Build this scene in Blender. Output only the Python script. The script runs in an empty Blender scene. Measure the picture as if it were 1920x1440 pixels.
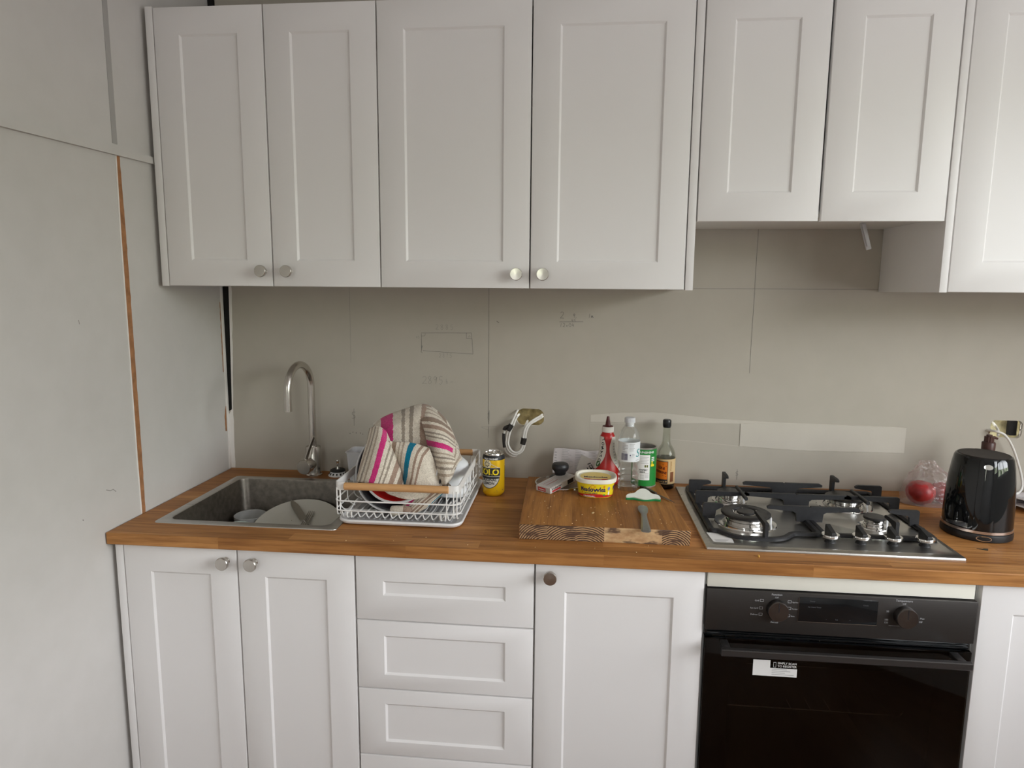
import bpy, bmesh, math, random
from mathutils import Vector, Matrix, noise as mnoise
from mathutils.geometry import tessellate_polygon
rnd = random.Random(7)
S = bpy.context.scene
COL = S.collection
R = math.radians

# ---------------------------------------------------------------- camera
cd = bpy.data.cameras.new('camera'); cam = bpy.data.objects.new('camera', cd); COL.objects.link(cam)
cam.location = (1.1588, -2.1012, 1.5108)
cam.rotation_euler = (R(81.8513), R(-0.4903), R(5.4811))
cd.sensor_width = 36.0; cd.lens = 1245.3755 / 1920 * 36.0; cd.clip_start = 0.02
S.camera = cam

# ---------------------------------------------------------------- colour management, world, daylight
S.view_settings.view_transform = 'Standard'; S.view_settings.look = 'None'
S.view_settings.gamma = 1.0; S.view_settings.use_curve_mapping = False
S.view_settings.exposure = 0.50
S.cycles.use_denoising = True
S.cycles.max_bounces = 10; S.cycles.diffuse_bounces = 5; S.cycles.transparent_max_bounces = 16
S.cycles.sample_clamp_indirect = 6.0

W = bpy.data.worlds.new('garden_sky'); S.world = W; W.use_nodes = True
nt = W.node_tree; nt.nodes.clear()
def wn(t, **k):
    n = nt.nodes.new(t)
    for a, v in k.items(): setattr(n, a, v)
    return n
tc = wn('ShaderNodeTexCoord'); sep = wn('ShaderNodeSeparateXYZ'); nt.links.new(tc.outputs['Generated'], sep.inputs[0])
nz = wn('ShaderNodeTexNoise'); nz.inputs['Scale'].default_value = 9; nz.inputs['Detail'].default_value = 6
nt.links.new(tc.outputs['Generated'], nz.inputs['Vector'])
fol = wn('ShaderNodeValToRGB'); nt.links.new(nz.outputs['Fac'], fol.inputs[0])
e = fol.color_ramp.elements; e[0].position = .38; e[0].color = (.06, .08, .045, 1); e[1].position = .62; e[1].color = (.62, .64, .54, 1)
x = e.new(.5); x.color = (.24, .30, .18, 1)
# tree line up to about eight degrees, bright overcast glow above it, dimmer towards the zenith
ad = wn('ShaderNodeMath', operation='MULTIPLY_ADD'); nt.links.new(nz.outputs['Fac'], ad.inputs[0]); ad.inputs[1].default_value = -.12; nt.links.new(sep.outputs['Z'], ad.inputs[2])
hr = wn('ShaderNodeValToRGB'); nt.links.new(ad.outputs[0], hr.inputs[0])
hr.color_ramp.elements[0].position = .055; hr.color_ramp.elements[1].position = .085
hr.color_ramp.elements[0].color = (0, 0, 0, 1); hr.color_ramp.elements[1].color = (1, 1, 1, 1)
sk = wn('ShaderNodeValToRGB'); nt.links.new(sep.outputs['Z'], sk.inputs[0])
sk.color_ramp.elements[0].position = .34; sk.color_ramp.elements[0].color = (.93, .965, 1.0, 1)
sk.color_ramp.elements[1].position = .52; sk.color_ramp.elements[1].color = (.36, .38, .41, 1)
gr = wn('ShaderNodeValToRGB'); nt.links.new(sep.outputs['Z'], gr.inputs[0])
gr.color_ramp.elements[0].position = -0.0; gr.color_ramp.elements[1].position = .02
gr.color_ramp.elements[0].color = (0, 0, 0, 1); gr.color_ramp.elements[1].color = (1, 1, 1, 1)
mg = wn('ShaderNodeMixRGB'); nt.links.new(gr.outputs[0], mg.inputs[0]); mg.inputs[1].default_value = (.30, .30, .30, 1); nt.links.new(fol.outputs[0], mg.inputs[2])
ms = wn('ShaderNodeMixRGB'); nt.links.new(hr.outputs[0], ms.inputs[0]); nt.links.new(mg.outputs[0], ms.inputs[1]); nt.links.new(sk.outputs[0], ms.inputs[2])
bg = wn('ShaderNodeBackground'); nt.links.new(ms.outputs[0], bg.inputs[0]); bg.inputs[1].default_value = 10.0
wo = wn('ShaderNodeOutputWorld'); nt.links.new(bg.outputs[0], wo.inputs[0])

def portal(name, loc, rot, sx, sy):                                # guides sky light through an opening, adds none
    l = bpy.data.lights.new(name, 'AREA'); l.shape = 'RECTANGLE'; l.size = sx; l.size_y = sy
    l.cycles.is_portal = True
    o = bpy.data.objects.new(name, l); COL.objects.link(o); o.location = loc; o.rotation_euler = rot
XR, YF, ZC = 3.4, -4.0, 2.45                                       # right wall, wall behind the camera, ceiling
SIDE = (-3.1, -0.86, 1.05, 2.30)                                    # opening in the right wall: y0, y1, z0, z1
WIN = (.35, .70, 1.10, 2.15)                                      # small opening behind the camera: x0, x1, z0, z1
portal('front_daylight', ((WIN[0] + WIN[1]) / 2, YF - .03, (WIN[2] + WIN[3]) / 2), (R(90), 0, 0), WIN[1] - WIN[0], WIN[3] - WIN[2])
portal('side_daylight', (XR + .03, (SIDE[0] + SIDE[1]) / 2, (SIDE[2] + SIDE[3]) / 2), (R(90), 0, R(90)), SIDE[1] - SIDE[0], SIDE[3] - SIDE[2])

# ---------------------------------------------------------------- materials
def newmat(name):
    m = bpy.data.materials.new(name); m.use_nodes = True
    t = m.node_tree; b = t.nodes['Principled BSDF']
    return m, t, b
def N(t, typ, **k):
    n = t.nodes.new(typ)
    for a, v in k.items(): setattr(n, a, v)
    return n
def pos(t, scale=(1, 1, 1), rot=(0, 0, 0)):
    g = N(t, 'ShaderNodeNewGeometry'); mp = N(t, 'ShaderNodeMapping')
    mp.inputs['Scale'].default_value = scale; mp.inputs['Rotation'].default_value = rot
    t.links.new(g.outputs['Position'], mp.inputs[0]); return mp.outputs[0]
def noise(t, vec, scale, detail=4, rough=.55):
    n = N(t, 'ShaderNodeTexNoise'); n.inputs['Scale'].default_value = scale
    n.inputs['Detail'].default_value = detail; n.inputs['Roughness'].default_value = rough
    t.links.new(vec, n.inputs['Vector']); return n.outputs['Fac']
def ramp(t, fac, stops, mode='LINEAR'):
    r = N(t, 'ShaderNodeValToRGB'); r.color_ramp.interpolation = mode; el = r.color_ramp.elements
    while len(el) < len(stops): el.new(.5)
    for q, (p, c) in zip(el, stops): q.position = p; q.color = tuple(c) + (1,)
    t.links.new(fac, r.inputs[0]); return r.outputs[0]
def mul(t, a, b, f=1.0, mode='MULTIPLY'):
    m = N(t, 'ShaderNodeMixRGB', blend_type=mode); m.inputs[0].default_value = f
    t.links.new(a, m.inputs[1]); t.links.new(b, m.inputs[2]); return m.outputs[0]
def bump(t, b, h, strength=.2, dist=.001):
    n = N(t, 'ShaderNodeBump'); n.inputs['Strength'].default_value = strength; n.inputs['Distance'].default_value = dist
    t.links.new(h, n.inputs['Height']); t.links.new(n.outputs[0], b.inputs['Normal'])
def M(name, col, rough=.5, metal=0.0, var=0.0, vscale=6, bmp=0.0, bscale=200, spec=.5, coat=0.0, stretch=(1, 1, 1), trans=0.0, ior=1.45, alpha=1.0):
    m, t, b = newmat(name)
    b.inputs['Base Color'].default_value = tuple(col) + (1,)
    b.inputs['Roughness'].default_value = rough; b.inputs['Metallic'].default_value = metal
    b.inputs['Specular IOR Level'].default_value = spec; b.inputs['Coat Weight'].default_value = coat
    b.inputs['Coat Roughness'].default_value = .05
    b.inputs['Transmission Weight'].default_value = trans; b.inputs['IOR'].default_value = ior; b.inputs['Alpha'].default_value = alpha
    v = pos(t, stretch)
    f = noise(t, v, vscale)
    lo = [max(0, c * (1 - var)) for c in col]; hi = [min(1, c * (1 + var)) for c in col]
    t.links.new(ramp(t, f, [(.3, lo), (.7, hi)]), b.inputs['Base Color'])
    if bmp: bump(t, b, noise(t, v, bscale, 3), bmp)
    return m
def thin_clear(name, tint=(1, 1, 1), rough=.03, haze=0.0, hazecol=(.9, .9, .9), crumple=0.0):
    m = bpy.data.materials.new(name); m.use_nodes = True; t = m.node_tree; t.nodes.clear()
    tr = N(t, 'ShaderNodeBsdfTransparent'); tr.inputs[0].default_value = tuple(tint) + (1,)
    gl = N(t, 'ShaderNodeBsdfGlossy'); gl.inputs['Roughness'].default_value = rough; gl.inputs[0].default_value = (1, 1, 1, 1)
    lw = N(t, 'ShaderNodeFresnel'); lw.inputs[0].default_value = 1.35
    cl = N(t, 'ShaderNodeMath', operation='MINIMUM'); t.links.new(lw.outputs[0], cl.inputs[0]); cl.inputs[1].default_value = .30
    m1 = N(t, 'ShaderNodeMixShader'); t.links.new(cl.outputs[0], m1.inputs[0]); t.links.new(tr.outputs[0], m1.inputs[1]); t.links.new(gl.outputs[0], m1.inputs[2])
    out = N(t, 'ShaderNodeOutputMaterial'); last = m1.outputs[0]
    if haze:
        df = N(t, 'ShaderNodeBsdfDiffuse'); df.inputs[0].default_value = tuple(hazecol) + (1,)
        tl = N(t, 'ShaderNodeBsdfTranslucent'); tl.inputs[0].default_value = tuple(hazecol) + (1,)
        m0 = N(t, 'ShaderNodeMixShader'); m0.inputs[0].default_value = .4; t.links.new(df.outputs[0], m0.inputs[1]); t.links.new(tl.outputs[0], m0.inputs[2])
        m2 = N(t, 'ShaderNodeMixShader'); m2.inputs[0].default_value = haze; t.links.new(last, m2.inputs[1]); t.links.new(m0.outputs[0], m2.inputs[2]); last = m2.outputs[0]
    if crumple:
        bn = N(t, 'ShaderNodeBump'); bn.inputs['Strength'].default_value = crumple; bn.inputs['Distance'].default_value = .004
        t.links.new(noise(t, pos(t), 60, 3), bn.inputs['Height'])
        t.links.new(bn.outputs[0], gl.inputs['Normal'])
    t.links.new(last, out.inputs[0]); return m

def wall_mat(name, col, var=.04, bmp=.08):
    m, t, b = newmat(name); v = pos(t)
    f1 = noise(t, v, 2.2, 5); f2 = noise(t, v, 14, 4)
    c = mul(t, ramp(t, f1, [(.3, [q * (1 - var) for q in col]), (.7, [q * (1 + var) for q in col])]), ramp(t, f2, [(.3, (.965, .965, .96)), (.65, (1, 1, 1))]))
    t.links.new(c, b.inputs['Base Color']); b.inputs['Roughness'].default_value = .62; b.inputs['Specular IOR Level'].default_value = .3
    bump(t, b, noise(t, v, 160, 4), bmp); return m

def oak(name, tones, row=.042, length=.47, along='x', grain=1.0, rough=.42, front_row=True):
    m, t, b = newmat(name)
    g = N(t, 'ShaderNodeNewGeometry'); s = N(t, 'ShaderNodeSeparateXYZ'); t.links.new(g.outputs['Position'], s.inputs[0])
    a = N(t, 'ShaderNodeMath', operation='ADD'); t.links.new(s.outputs['Y' if along == 'x' else 'X'], a.inputs[0])
    if front_row: t.links.new(s.outputs['Z'], a.inputs[1])
    else: a.inputs[1].default_value = 0
    cx = N(t, 'ShaderNodeCombineXYZ'); t.links.new(s.outputs['X' if along == 'x' else 'Y'], cx.inputs[0]); t.links.new(a.outputs[0], cx.inputs[1])
    br = N(t, 'ShaderNodeTexBrick'); br.offset = .37; br.offset_frequency = 2; br.squash = 1.0
    t.links.new(cx.outputs[0], br.inputs['Vector'])
    br.inputs['Color1'].default_value = (0, 0, 0, 1); br.inputs['Color2'].default_value = (1, 1, 1, 1); br.inputs['Mortar'].default_value = (.35, .35, .35, 1)
    br.inputs['Scale'].default_value = 1; br.inputs['Mortar Size'].default_value = .0004; br.inputs['Mortar Smooth'].default_value = 1
    br.inputs['Brick Width'].default_value = length; br.inputs['Row Height'].default_value = row; br.inputs['Bias'].default_value = 0
    base = ramp(t, br.outputs['Color'], [(0, tones[0]), (.5, tones[1]), (1, tones[2])])
    sc = (5, 120, 120) if along == 'x' else (120, 5, 120)
    v = pos(t, sc)
    # every stave gets its own piece of grain
    ofs = N(t, 'ShaderNodeVectorMath', operation='ADD'); t.links.new(v, ofs.inputs[0])
    sc2 = N(t, 'ShaderNodeVectorMath', operation='SCALE'); t.links.new(br.outputs['Color'], sc2.inputs[0]); sc2.inputs['Scale'].default_value = 37
    t.links.new(sc2.outputs[0], ofs.inputs[1])
    f = noise(t, ofs.outputs[0], 1.0, 7, .6)
    f2 = noise(t, pos(t, (2.2, 14, 14) if along == 'x' else (14, 2.2, 14)), 1.6, 5, .6)
    k = .30 * grain
    c = mul(t, base, ramp(t, f, [(.3, (1 - k, 1 - k * 1.15, 1 - k * 1.25)), (.55, (1, 1, 1)), (.8, (1.0, .97, .93))]))
    c = mul(t, c, ramp(t, f2, [(.32, (1 - k * .7, 1 - k * .85, 1 - k)), (.62, (1.04, 1.03, 1.02))]))
    t.links.new(c, b.inputs['Base Color']); b.inputs['Roughness'].default_value = rough; b.inputs['Specular IOR Level'].default_value = .28
    bump(t, b, f, .12, .0006); return m

def brushed(name, col, rough=.3, scale=(3, 260, 260), amt=.12):
    m, t, b = newmat(name); v = pos(t, scale); f = noise(t, v, 1.0, 4)
    b.inputs['Metallic'].default_value = 1.0
    t.links.new(ramp(t, f, [(.3, [c * (1 - amt) for c in col]), (.7, [min(1, c * (1 + amt)) for c in col])]), b.inputs['Base Color'])
    r = N(t, 'ShaderNodeMapRange'); r.inputs['To Min'].default_value = rough * .75; r.inputs['To Max'].default_value = rough * 1.3
    t.links.new(f, r.inputs[0]); t.links.new(r.outputs[0], b.inputs['Roughness']); return m

def uv_stripes(name, stops, length):
    """terry towelling: woven bands run across the cloth, position read from the cloth's own UV"""
    m, t, b = newmat(name)
    u = N(t, 'ShaderNodeUVMap'); s = N(t, 'ShaderNodeSeparateXYZ'); t.links.new(u.outputs[0], s.inputs[0])
    nf = noise(t, u.outputs[0], 160, 3)
    ad = N(t, 'ShaderNodeMath', operation='MULTIPLY_ADD'); t.links.new(nf, ad.inputs[0]); ad.inputs[1].default_value = .004; t.links.new(s.outputs[0], ad.inputs[2])
    dv = N(t, 'ShaderNodeMath', operation='DIVIDE'); t.links.new(ad.outputs[0], dv.inputs[0]); dv.inputs[1].default_value = length
    c = ramp(t, dv.outputs[0], stops, 'CONSTANT')
    f = noise(t, pos(t), 420, 3, .7); f2 = noise(t, pos(t), 90, 4)
    c = mul(t, c, ramp(t, f, [(.32, (.72, .69, .65)), (.6, (1.08, 1.07, 1.06))]))
    c = mul(t, c, ramp(t, f2, [(.3, (.86, .84, .82)), (.65, (1, 1, 1))]))
    t.links.new(c, b.inputs['Base Color']); b.inputs['Roughness'].default_value = .95; b.inputs['Specular IOR Level'].default_value = .1
    b.inputs['Sheen Weight'].default_value = .25
    bump(t, b, f, .8, .003); return m

C_WHITE = M('cabinet_white', (.81, .79, .778), rough=.42, var=.012, vscale=3, bmp=.015, bscale=300)
C_CARC = M('carcass_white', (.74, .735, .715), rough=.5, var=.01)
C_CREAM = M('cream_board', (.80, .78, .69), rough=.5, var=.015)
WALLB = wall_mat('back_wall_paint', (.455, .418, .356), .03)
WALLL = wall_mat('left_wall_paint', (.60, .578, .552), .03)
WALLO = wall_mat('other_wall_paint', (.84, .835, .82), .01)
CEIL = wall_mat('ceiling_paint', (.86, .855, .84), .01)
PLASTER = wall_mat('dry_plaster', (.55, .51, .445), .04, .2)
PAPERW = wall_mat('bare_plasterboard_paper', (.80, .765, .73), .05, .3)
BROWNB = M('bare_hardboard', (.36, .17, .075), rough=.9, var=.25, vscale=40, bmp=.5, bscale=120)
GAPSHADE = M('cavity_shade_black', (.012, .011, .010), rough=.95, var=.3, vscale=30)  # near-black colour standing in for shade inside the wall openings
INSUL = M('old_insulation', (.21, .165, .075), rough=1, var=.5, vscale=45, bmp=1.0, bscale=90)
PALEINS = M('pale_insulation', (.52, .47, .29), rough=1, var=.4, vscale=45, bmp=1.0, bscale=90)
PENCIL = M('pencil_lead', (.15, .145, .14), rough=.6, var=.2, vscale=60)
PENCILF = M('faint_pencil', (.27, .255, .23), rough=.7, var=.15, vscale=60)
JOINT = M('joint_shadow_paint', (.38, .365, .345), rough=.8, var=.08)  # grey-brown of the uncovered joint, with its groove's shade put into the colour
OAK = oak('oak_staves', [(.37, .160, .045), (.46, .212, .065), (.56, .275, .092)], rough=.5, grain=1.4)
BOARD = oak('board_long_grain', [(.36, .150, .034), (.45, .200, .048), (.54, .250, .064)], row=.058, length=3.0, along='y', grain=1.35, rough=.5, front_row=False)
FLOORM = oak('floor_boards', [(.16, .075, .035), (.20, .10, .048), (.25, .13, .065)], row=.085, length=1.6, along='y', rough=.35, front_row=False)
STEEL = brushed('brushed_steel', (.56, .545, .52), .30)
STEELD = brushed('dull_sink_steel', (.26, .235, .205), .42, (60, 60, 60), .22)
CHROME = M('chrome', (.78, .77, .75), rough=.10, metal=1, var=.02)
NICKEL = M('satin_nickel', (.58, .55, .51), rough=.24, metal=1, var=.04, vscale=40)
IRON = M('cast_iron_black', (.018, .018, .020), rough=.48, var=.2, vscale=80, bmp=.15, bscale=400)
CAPB = M('burner_enamel', (.028, .026, .025), rough=.40, var=.2, vscale=60)
GLOSSB = M('gloss_black', (.006, .007, .008), rough=.07, var=.1, spec=.55)
MATB = M('matt_black', (.022, .022, .022), rough=.5, var=.1)
OVENP = M('dark_steel_panel', (.055, .05, .047), rough=.36, metal=.6, var=.08, vscale=60, stretch=(2, 80, 80))
WHITEP = M('white_plastic', (.80, .80, .80), rough=.32, var=.01)
GREYP = M('tray_grey', (.44, .44, .45), rough=.5, var=.04)
WIREW = M('white_coated_wire', (.83, .82, .80), rough=.35, var=.01)
BAMBOO = M('beech_dowel', (.60, .33, .14), rough=.45, var=.14, vscale=5, stretch=(6, 160, 160))
def fl(n, c, r=.5, **k): return M(n, c, rough=r, var=.02, **k)
P_WHITE = fl('print_white', (.82, .81, .79)); P_BLACK = fl('print_black', (.015, .015, .018)); P_GREY = fl('print_grey', (.38, .37, .37))
P_RED = fl('print_red', (.50, .02, .02)); P_NAVY = fl('print_navy', (.03, .02, .10)); P_GREEN = fl('print_green', (.02, .25, .06)); P_YEL = fl('print_yellow', (.85, .66, .02), .35)

# ---------------------------------------------------------------- mesh helpers
class B:
    """collects shapes in world coordinates; obj() links them as one mesh"""
    def __init__(s): s.bm = bmesh.new(); s.mi = 0; s.uv = None
    def face(s, vs):
        try: f = s.bm.faces.new(vs)
        except ValueError: return None
        f.material_index = s.mi; return f
    def v(s, p): return s.bm.verts.new(p)
    def box(s, x0, x1, y0, y1, z0, z1, bev=0.0, seg=2, mat=None):
        b2 = bmesh.new()
        vs = [b2.verts.new((x, y, z)) for x in (x0, x1) for y in (y0, y1) for z in (z0, z1)]
        for q in ((0, 1, 3, 2), (4, 6, 7, 5), (0, 4, 5, 1), (2, 3, 7, 6), (0, 2, 6, 4), (1, 5, 7, 3)): b2.faces.new([vs[i] for i in q])
        if bev: bmesh.ops.bevel(b2, geom=b2.edges[:], offset=bev, segments=seg, profile=.5, affect='EDGES')
        return s.add(b2, mat)
    def add(s, b2, mat=None):
        if mat is not None: b2.transform(mat)
        mp = {}
        for v in b2.verts: mp[v] = s.v(v.co)
        for f in b2.faces: s.face([mp[v] for v in f.verts])
        b2.free(); return s
    def loops(s, loops, close=True, cap0=False, cap1=False):
        L = [[s.v(p) for p in l] for l in loops]; n = len(L[0])
        for a, b in zip(L, L[1:]):
            for i in range(n if close else n - 1):
                j = (i + 1) % n; s.face([a[i], a[j], b[j], b[i]])
        if cap0: s.face(L[0][::-1])
        if cap1: s.face(L[-1])
        return L
    def lathe(s, prof, c=(0, 0, 0), n=40, ax=None, cap0=True, cap1=True, sx=1.0, sy=1.0):
        """prof: (radius, height) pairs; ax: matrix applied before moving to c"""
        ls = []
        for r, h in prof:
            l = []
            for i in range(n):
                a = 2 * math.pi * i / n; p = Vector((max(r, 1e-5) * math.cos(a) * sx, max(r, 1e-5) * math.sin(a) * sy, h))
                if ax is not None: p = ax @ p
                l.append(p + Vector(c))
            ls.append(l)
        s.loops(ls, True, cap0, cap1); return s
    def tube(s, pts, r, n=8, cyclic=False, caps=True):
        pts = [Vector(p) for p in pts]; m = len(pts)
        rr = r if isinstance(r, (list, tuple)) else [r] * m
        T = []
        for i in range(m):
            a = pts[(i - 1) % m] if (cyclic or i > 0) else pts[i]; b = pts[(i + 1) % m] if (cyclic or i < m - 1) else pts[i]
            T.append((b - a).normalized())
        up = Vector((0, 0, 1)) if abs(T[0].z) < .9 else Vector((1, 0, 0))
        nrm = (up - T[0] * up.dot(T[0])).normalized(); ls = []
        for i in range(m):
            nrm = nrm - T[i] * nrm.dot(T[i])
            if nrm.length < 1e-6: nrm = T[i].orthogonal()
            nrm.normalize(); bi = T[i].cross(nrm)
            ls.append([pts[i] + (nrm * math.cos(2 * math.pi * k / n) + bi * math.sin(2 * math.pi * k / n)) * rr[i] for k in range(n)])
        if cyclic: ls.append(ls[0])
        s.loops(ls, True, caps and not cyclic, caps and not cyclic); return s
    def prism(s, poly, z0, z1, holes=(), mat=None):
        """flat outline (with holes) given thickness along z"""
        b2 = bmesh.new(); rings = [list(poly)] + [list(h) for h in holes]
        flat = [p for r in rings for p in r]
        tri = tessellate_polygon([[Vector((p[0], p[1], 0)) for p in r] for r in rings])
        lo = [b2.verts.new((p[0], p[1], z0)) for p in flat]; hi = [b2.verts.new((p[0], p[1], z1)) for p in flat]
        for t in tri:
            try: b2.faces.new([hi[i] for i in t]); b2.faces.new([lo[i] for i in t[::-1]])
            except ValueError: pass
        o = 0
        for r in rings:
            k = len(r)
            for i in range(k):
                a, c = o + i, o + (i + 1) % k
                b2.faces.new([lo[a], lo[c], hi[c], hi[a]])
            o += k
        bmesh.ops.recalc_face_normals(b2, faces=b2.faces[:])
        return s.add(b2, mat)
    def grid(s, fn, nu, nv, uvfn=None):
        V = [[s.v(fn(i / nu, j / nv)) for j in range(nv + 1)] for i in range(nu + 1)]
        if uvfn and s.uv is None: s.uv = s.bm.loops.layers.uv.new('UVMap')
        for i in range(nu):
            for j in range(nv):
                f = s.face([V[i][j], V[i + 1][j], V[i + 1][j + 1], V[i][j + 1]])
                if uvfn and f:
                    for lp, (a, b) in zip(f.loops, ((i, j), (i + 1, j), (i + 1, j + 1), (i, j + 1))): lp[s.uv].uv = uvfn(a / nu, b / nv)
        return V
    def obj(s, name, mats, parent=None, angle=35, recalc=True, kind=None, label=None):
        if recalc: bmesh.ops.recalc_face_normals(s.bm, faces=s.bm.faces[:])
        me = bpy.data.meshes.new(name)
        off = world_loc(parent) if parent else Vector((0, 0, 0))
        if parent is None:
            xs = [v.co for v in s.bm.verts]
            off = Vector(((min(p.x for p in xs) + max(p.x for p in xs)) / 2, (min(p.y for p in xs) + max(p.y for p in xs)) / 2, min(p.z for p in xs)))
        s.bm.transform(Matrix.Translation(-off)); s.bm.to_mesh(me); s.bm.free()
        for m in (mats if isinstance(mats, (list, tuple)) else [mats]): me.materials.append(m)
        me.polygons.foreach_set('use_smooth', [True] * len(me.polygons))
        me.set_sharp_from_angle(angle=R(angle))
        o = bpy.data.objects.new(name, me); COL.objects.link(o)
        if parent: o.parent = parent
        else: o.location = off
        if kind: o['kind'] = kind
        if label: o['label'] = label
        return o
def world_loc(o):
    p = Vector((0, 0, 0))
    while o: p += o.location; o = o.parent
    return p
def tag(o, label, cat, group=None):
    o['label'] = label; o['category'] = cat
    if group: o['group'] = group
    return o
def thing(name, loc, label, cat, group=None):
    o = bpy.data.objects.new(name, None); o.empty_display_size = .05; COL.objects.link(o); o.location = loc
    return tag(o, label, cat, group)
def rrect(x0, x1, y0, y1, r, n=6):
    p = []
    for cx, cy, a0 in ((x1 - r, y1 - r, 0), (x0 + r, y1 - r, 90), (x0 + r, y0 + r, 180), (x1 - r, y0 + r, 270)):
        for i in range(n + 1):
            a = R(a0 + 90 * i / n); p.append((cx + r * math.cos(a), cy + r * math.sin(a)))
    return p
def spline(pts, k=8, cyclic=False):
    P = [Vector(p) for p in pts]; n = len(P); out = []
    rng = range(n if cyclic else n - 1)
    for i in rng:
        p0 = P[(i - 1) % n] if (cyclic or i > 0) else P[0] * 2 - P[1]
        p1 = P[i]; p2 = P[(i + 1) % n]; p3 = P[(i + 2) % n] if (cyclic or i < n - 2) else P[-1] * 2 - P[-2]
        for j in range(k):
            t = j / k
            out.append(.5 * ((2 * p1) + (p2 - p0) * t + (2 * p0 - 5 * p1 + 4 * p2 - p3) * t * t + (3 * p1 - p0 - 3 * p2 + p3) * t ** 3))
    if not cyclic: out.append(P[-1])
    return out
def fillet(pts, r, n=4):
    P = [Vector(p) for p in pts]; out = [P[0]]
    for a, b, c in zip(P, P[1:], P[2:]):
        d1 = (a - b); d2 = (c - b); q = min(r, d1.length * .49, d2.length * .49)
        s0 = b + d1.normalized() * q; s1 = b + d2.normalized() * q
        for i in range(n + 1):
            t = i / n; out.append(s0 * (1 - t) ** 2 + b * 2 * t * (1 - t) + s1 * t * t)
    out.append(P[-1]); return out
def RX(a): return Matrix.Rotation(R(a), 4, 'X')
def RY(a): return Matrix.Rotation(R(a), 4, 'Y')
def RZ(a): return Matrix.Rotation(R(a), 4, 'Z')
def TR(x, y, z): return Matrix.Translation((x, y, z))

# lettering: outlines of Blender's own font laid on flat or round surfaces
_tc = {}
def text_geo(s, bold=0.0, sub=0):
    k = (s, bold)
    if k not in _tc:
        cu = bpy.data.curves.new('t', 'FONT'); cu.body = s; cu.size = 1; cu.offset = bold; cu.resolution_u = 3
        o = bpy.data.objects.new('t', cu); COL.objects.link(o)
        me = bpy.data.meshes.new_from_object(o.evaluated_get(bpy.context.evaluated_depsgraph_get()))
        vs = [v.co.copy() for v in me.vertices]; fs = [tuple(p.vertices) for p in me.polygons]
        bpy.data.objects.remove(o); bpy.data.curves.remove(cu); bpy.data.meshes.remove(me); _tc[k] = (vs, fs)
    return _tc[k]
def lettering(b, s, fn, size, x=0, y=0, width=None, align='c', bold=0.0, shear=0.0, rot=0.0):
    """fn maps surface coordinates (right, up) in metres to a point in the scene"""
    vs, fs = text_geo(s, bold)
    if not vs: return
    x0 = min(v.x for v in vs); x1 = max(v.x for v in vs); k = size; kx = (width / (x1 - x0)) if width else size
    ox = {'c': (x0 + x1) / 2, 'l': x0, 'r': x1}[align]; ca, sa = math.cos(R(rot)), math.sin(R(rot)); V = []
    for v in vs:
        px = (v.x - ox) * kx + shear * v.y * k; py = v.y * k
        V.append(b.v(fn(x + px * ca - py * sa, y + px * sa + py * ca)))
    for f in fs: b.face([V[i] for i in f])
def flat(o, ux, uy, lift=0.0):
    o, ux, uy = Vector(o), Vector(ux).normalized(), Vector(uy).normalized(); nn = ux.cross(uy)
    return lambda a, c: o + ux * a + uy * c + nn * lift
def cyl(cx, cy, r, th0, z0):
    """surface of an upright cylinder; th0 in degrees, 0 faces -y, positive turns to +x"""
    return lambda a, c: Vector((cx + r * math.sin(R(th0) + a / r), cy - r * math.cos(R(th0) + a / r), z0 + c))
def patch(b, fn, x0, x1, lo, hi, n=16, m=1):
    lo_ = lo if callable(lo) else (lambda q: lo); hi_ = hi if callable(hi) else (lambda q: hi)
    b.grid(lambda u, v: fn(x0 + (x1 - x0) * u, lo_(x0 + (x1 - x0) * u) * (1 - v) + hi_(x0 + (x1 - x0) * u) * v), n, m)
def ellipse(b, fn, cx, cy, a, c, n=24):
    patch(b, fn, cx - a * .9999, cx + a * .9999, lambda q: cy - c * math.sqrt(max(0, 1 - ((q - cx) / a) ** 2)), lambda q: cy + c * math.sqrt(max(0, 1 - ((q - cx) / a) ** 2)), n, 1)
def stroke(b, fn, pts, w, n=None):
    """a pencil line: narrow ribbon along pts on the surface fn"""
    P = [Vector((p[0], p[1], 0)) for p in pts]; L = []
    for i, p in enumerate(P):
        d = (P[min(i + 1, len(P) - 1)] - P[max(i - 1, 0)]); d = d.normalized() if d.length else Vector((1, 0, 0))
        q = Vector((-d.y, d.x, 0)) * w / 2; L.append((b.v(fn(p.x + q.x, p.y + q.y)), b.v(fn(p.x - q.x, p.y - q.y))))
    for a, c in zip(L, L[1:]): b.face([a[0], a[1], c[1], c[0]])
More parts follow.
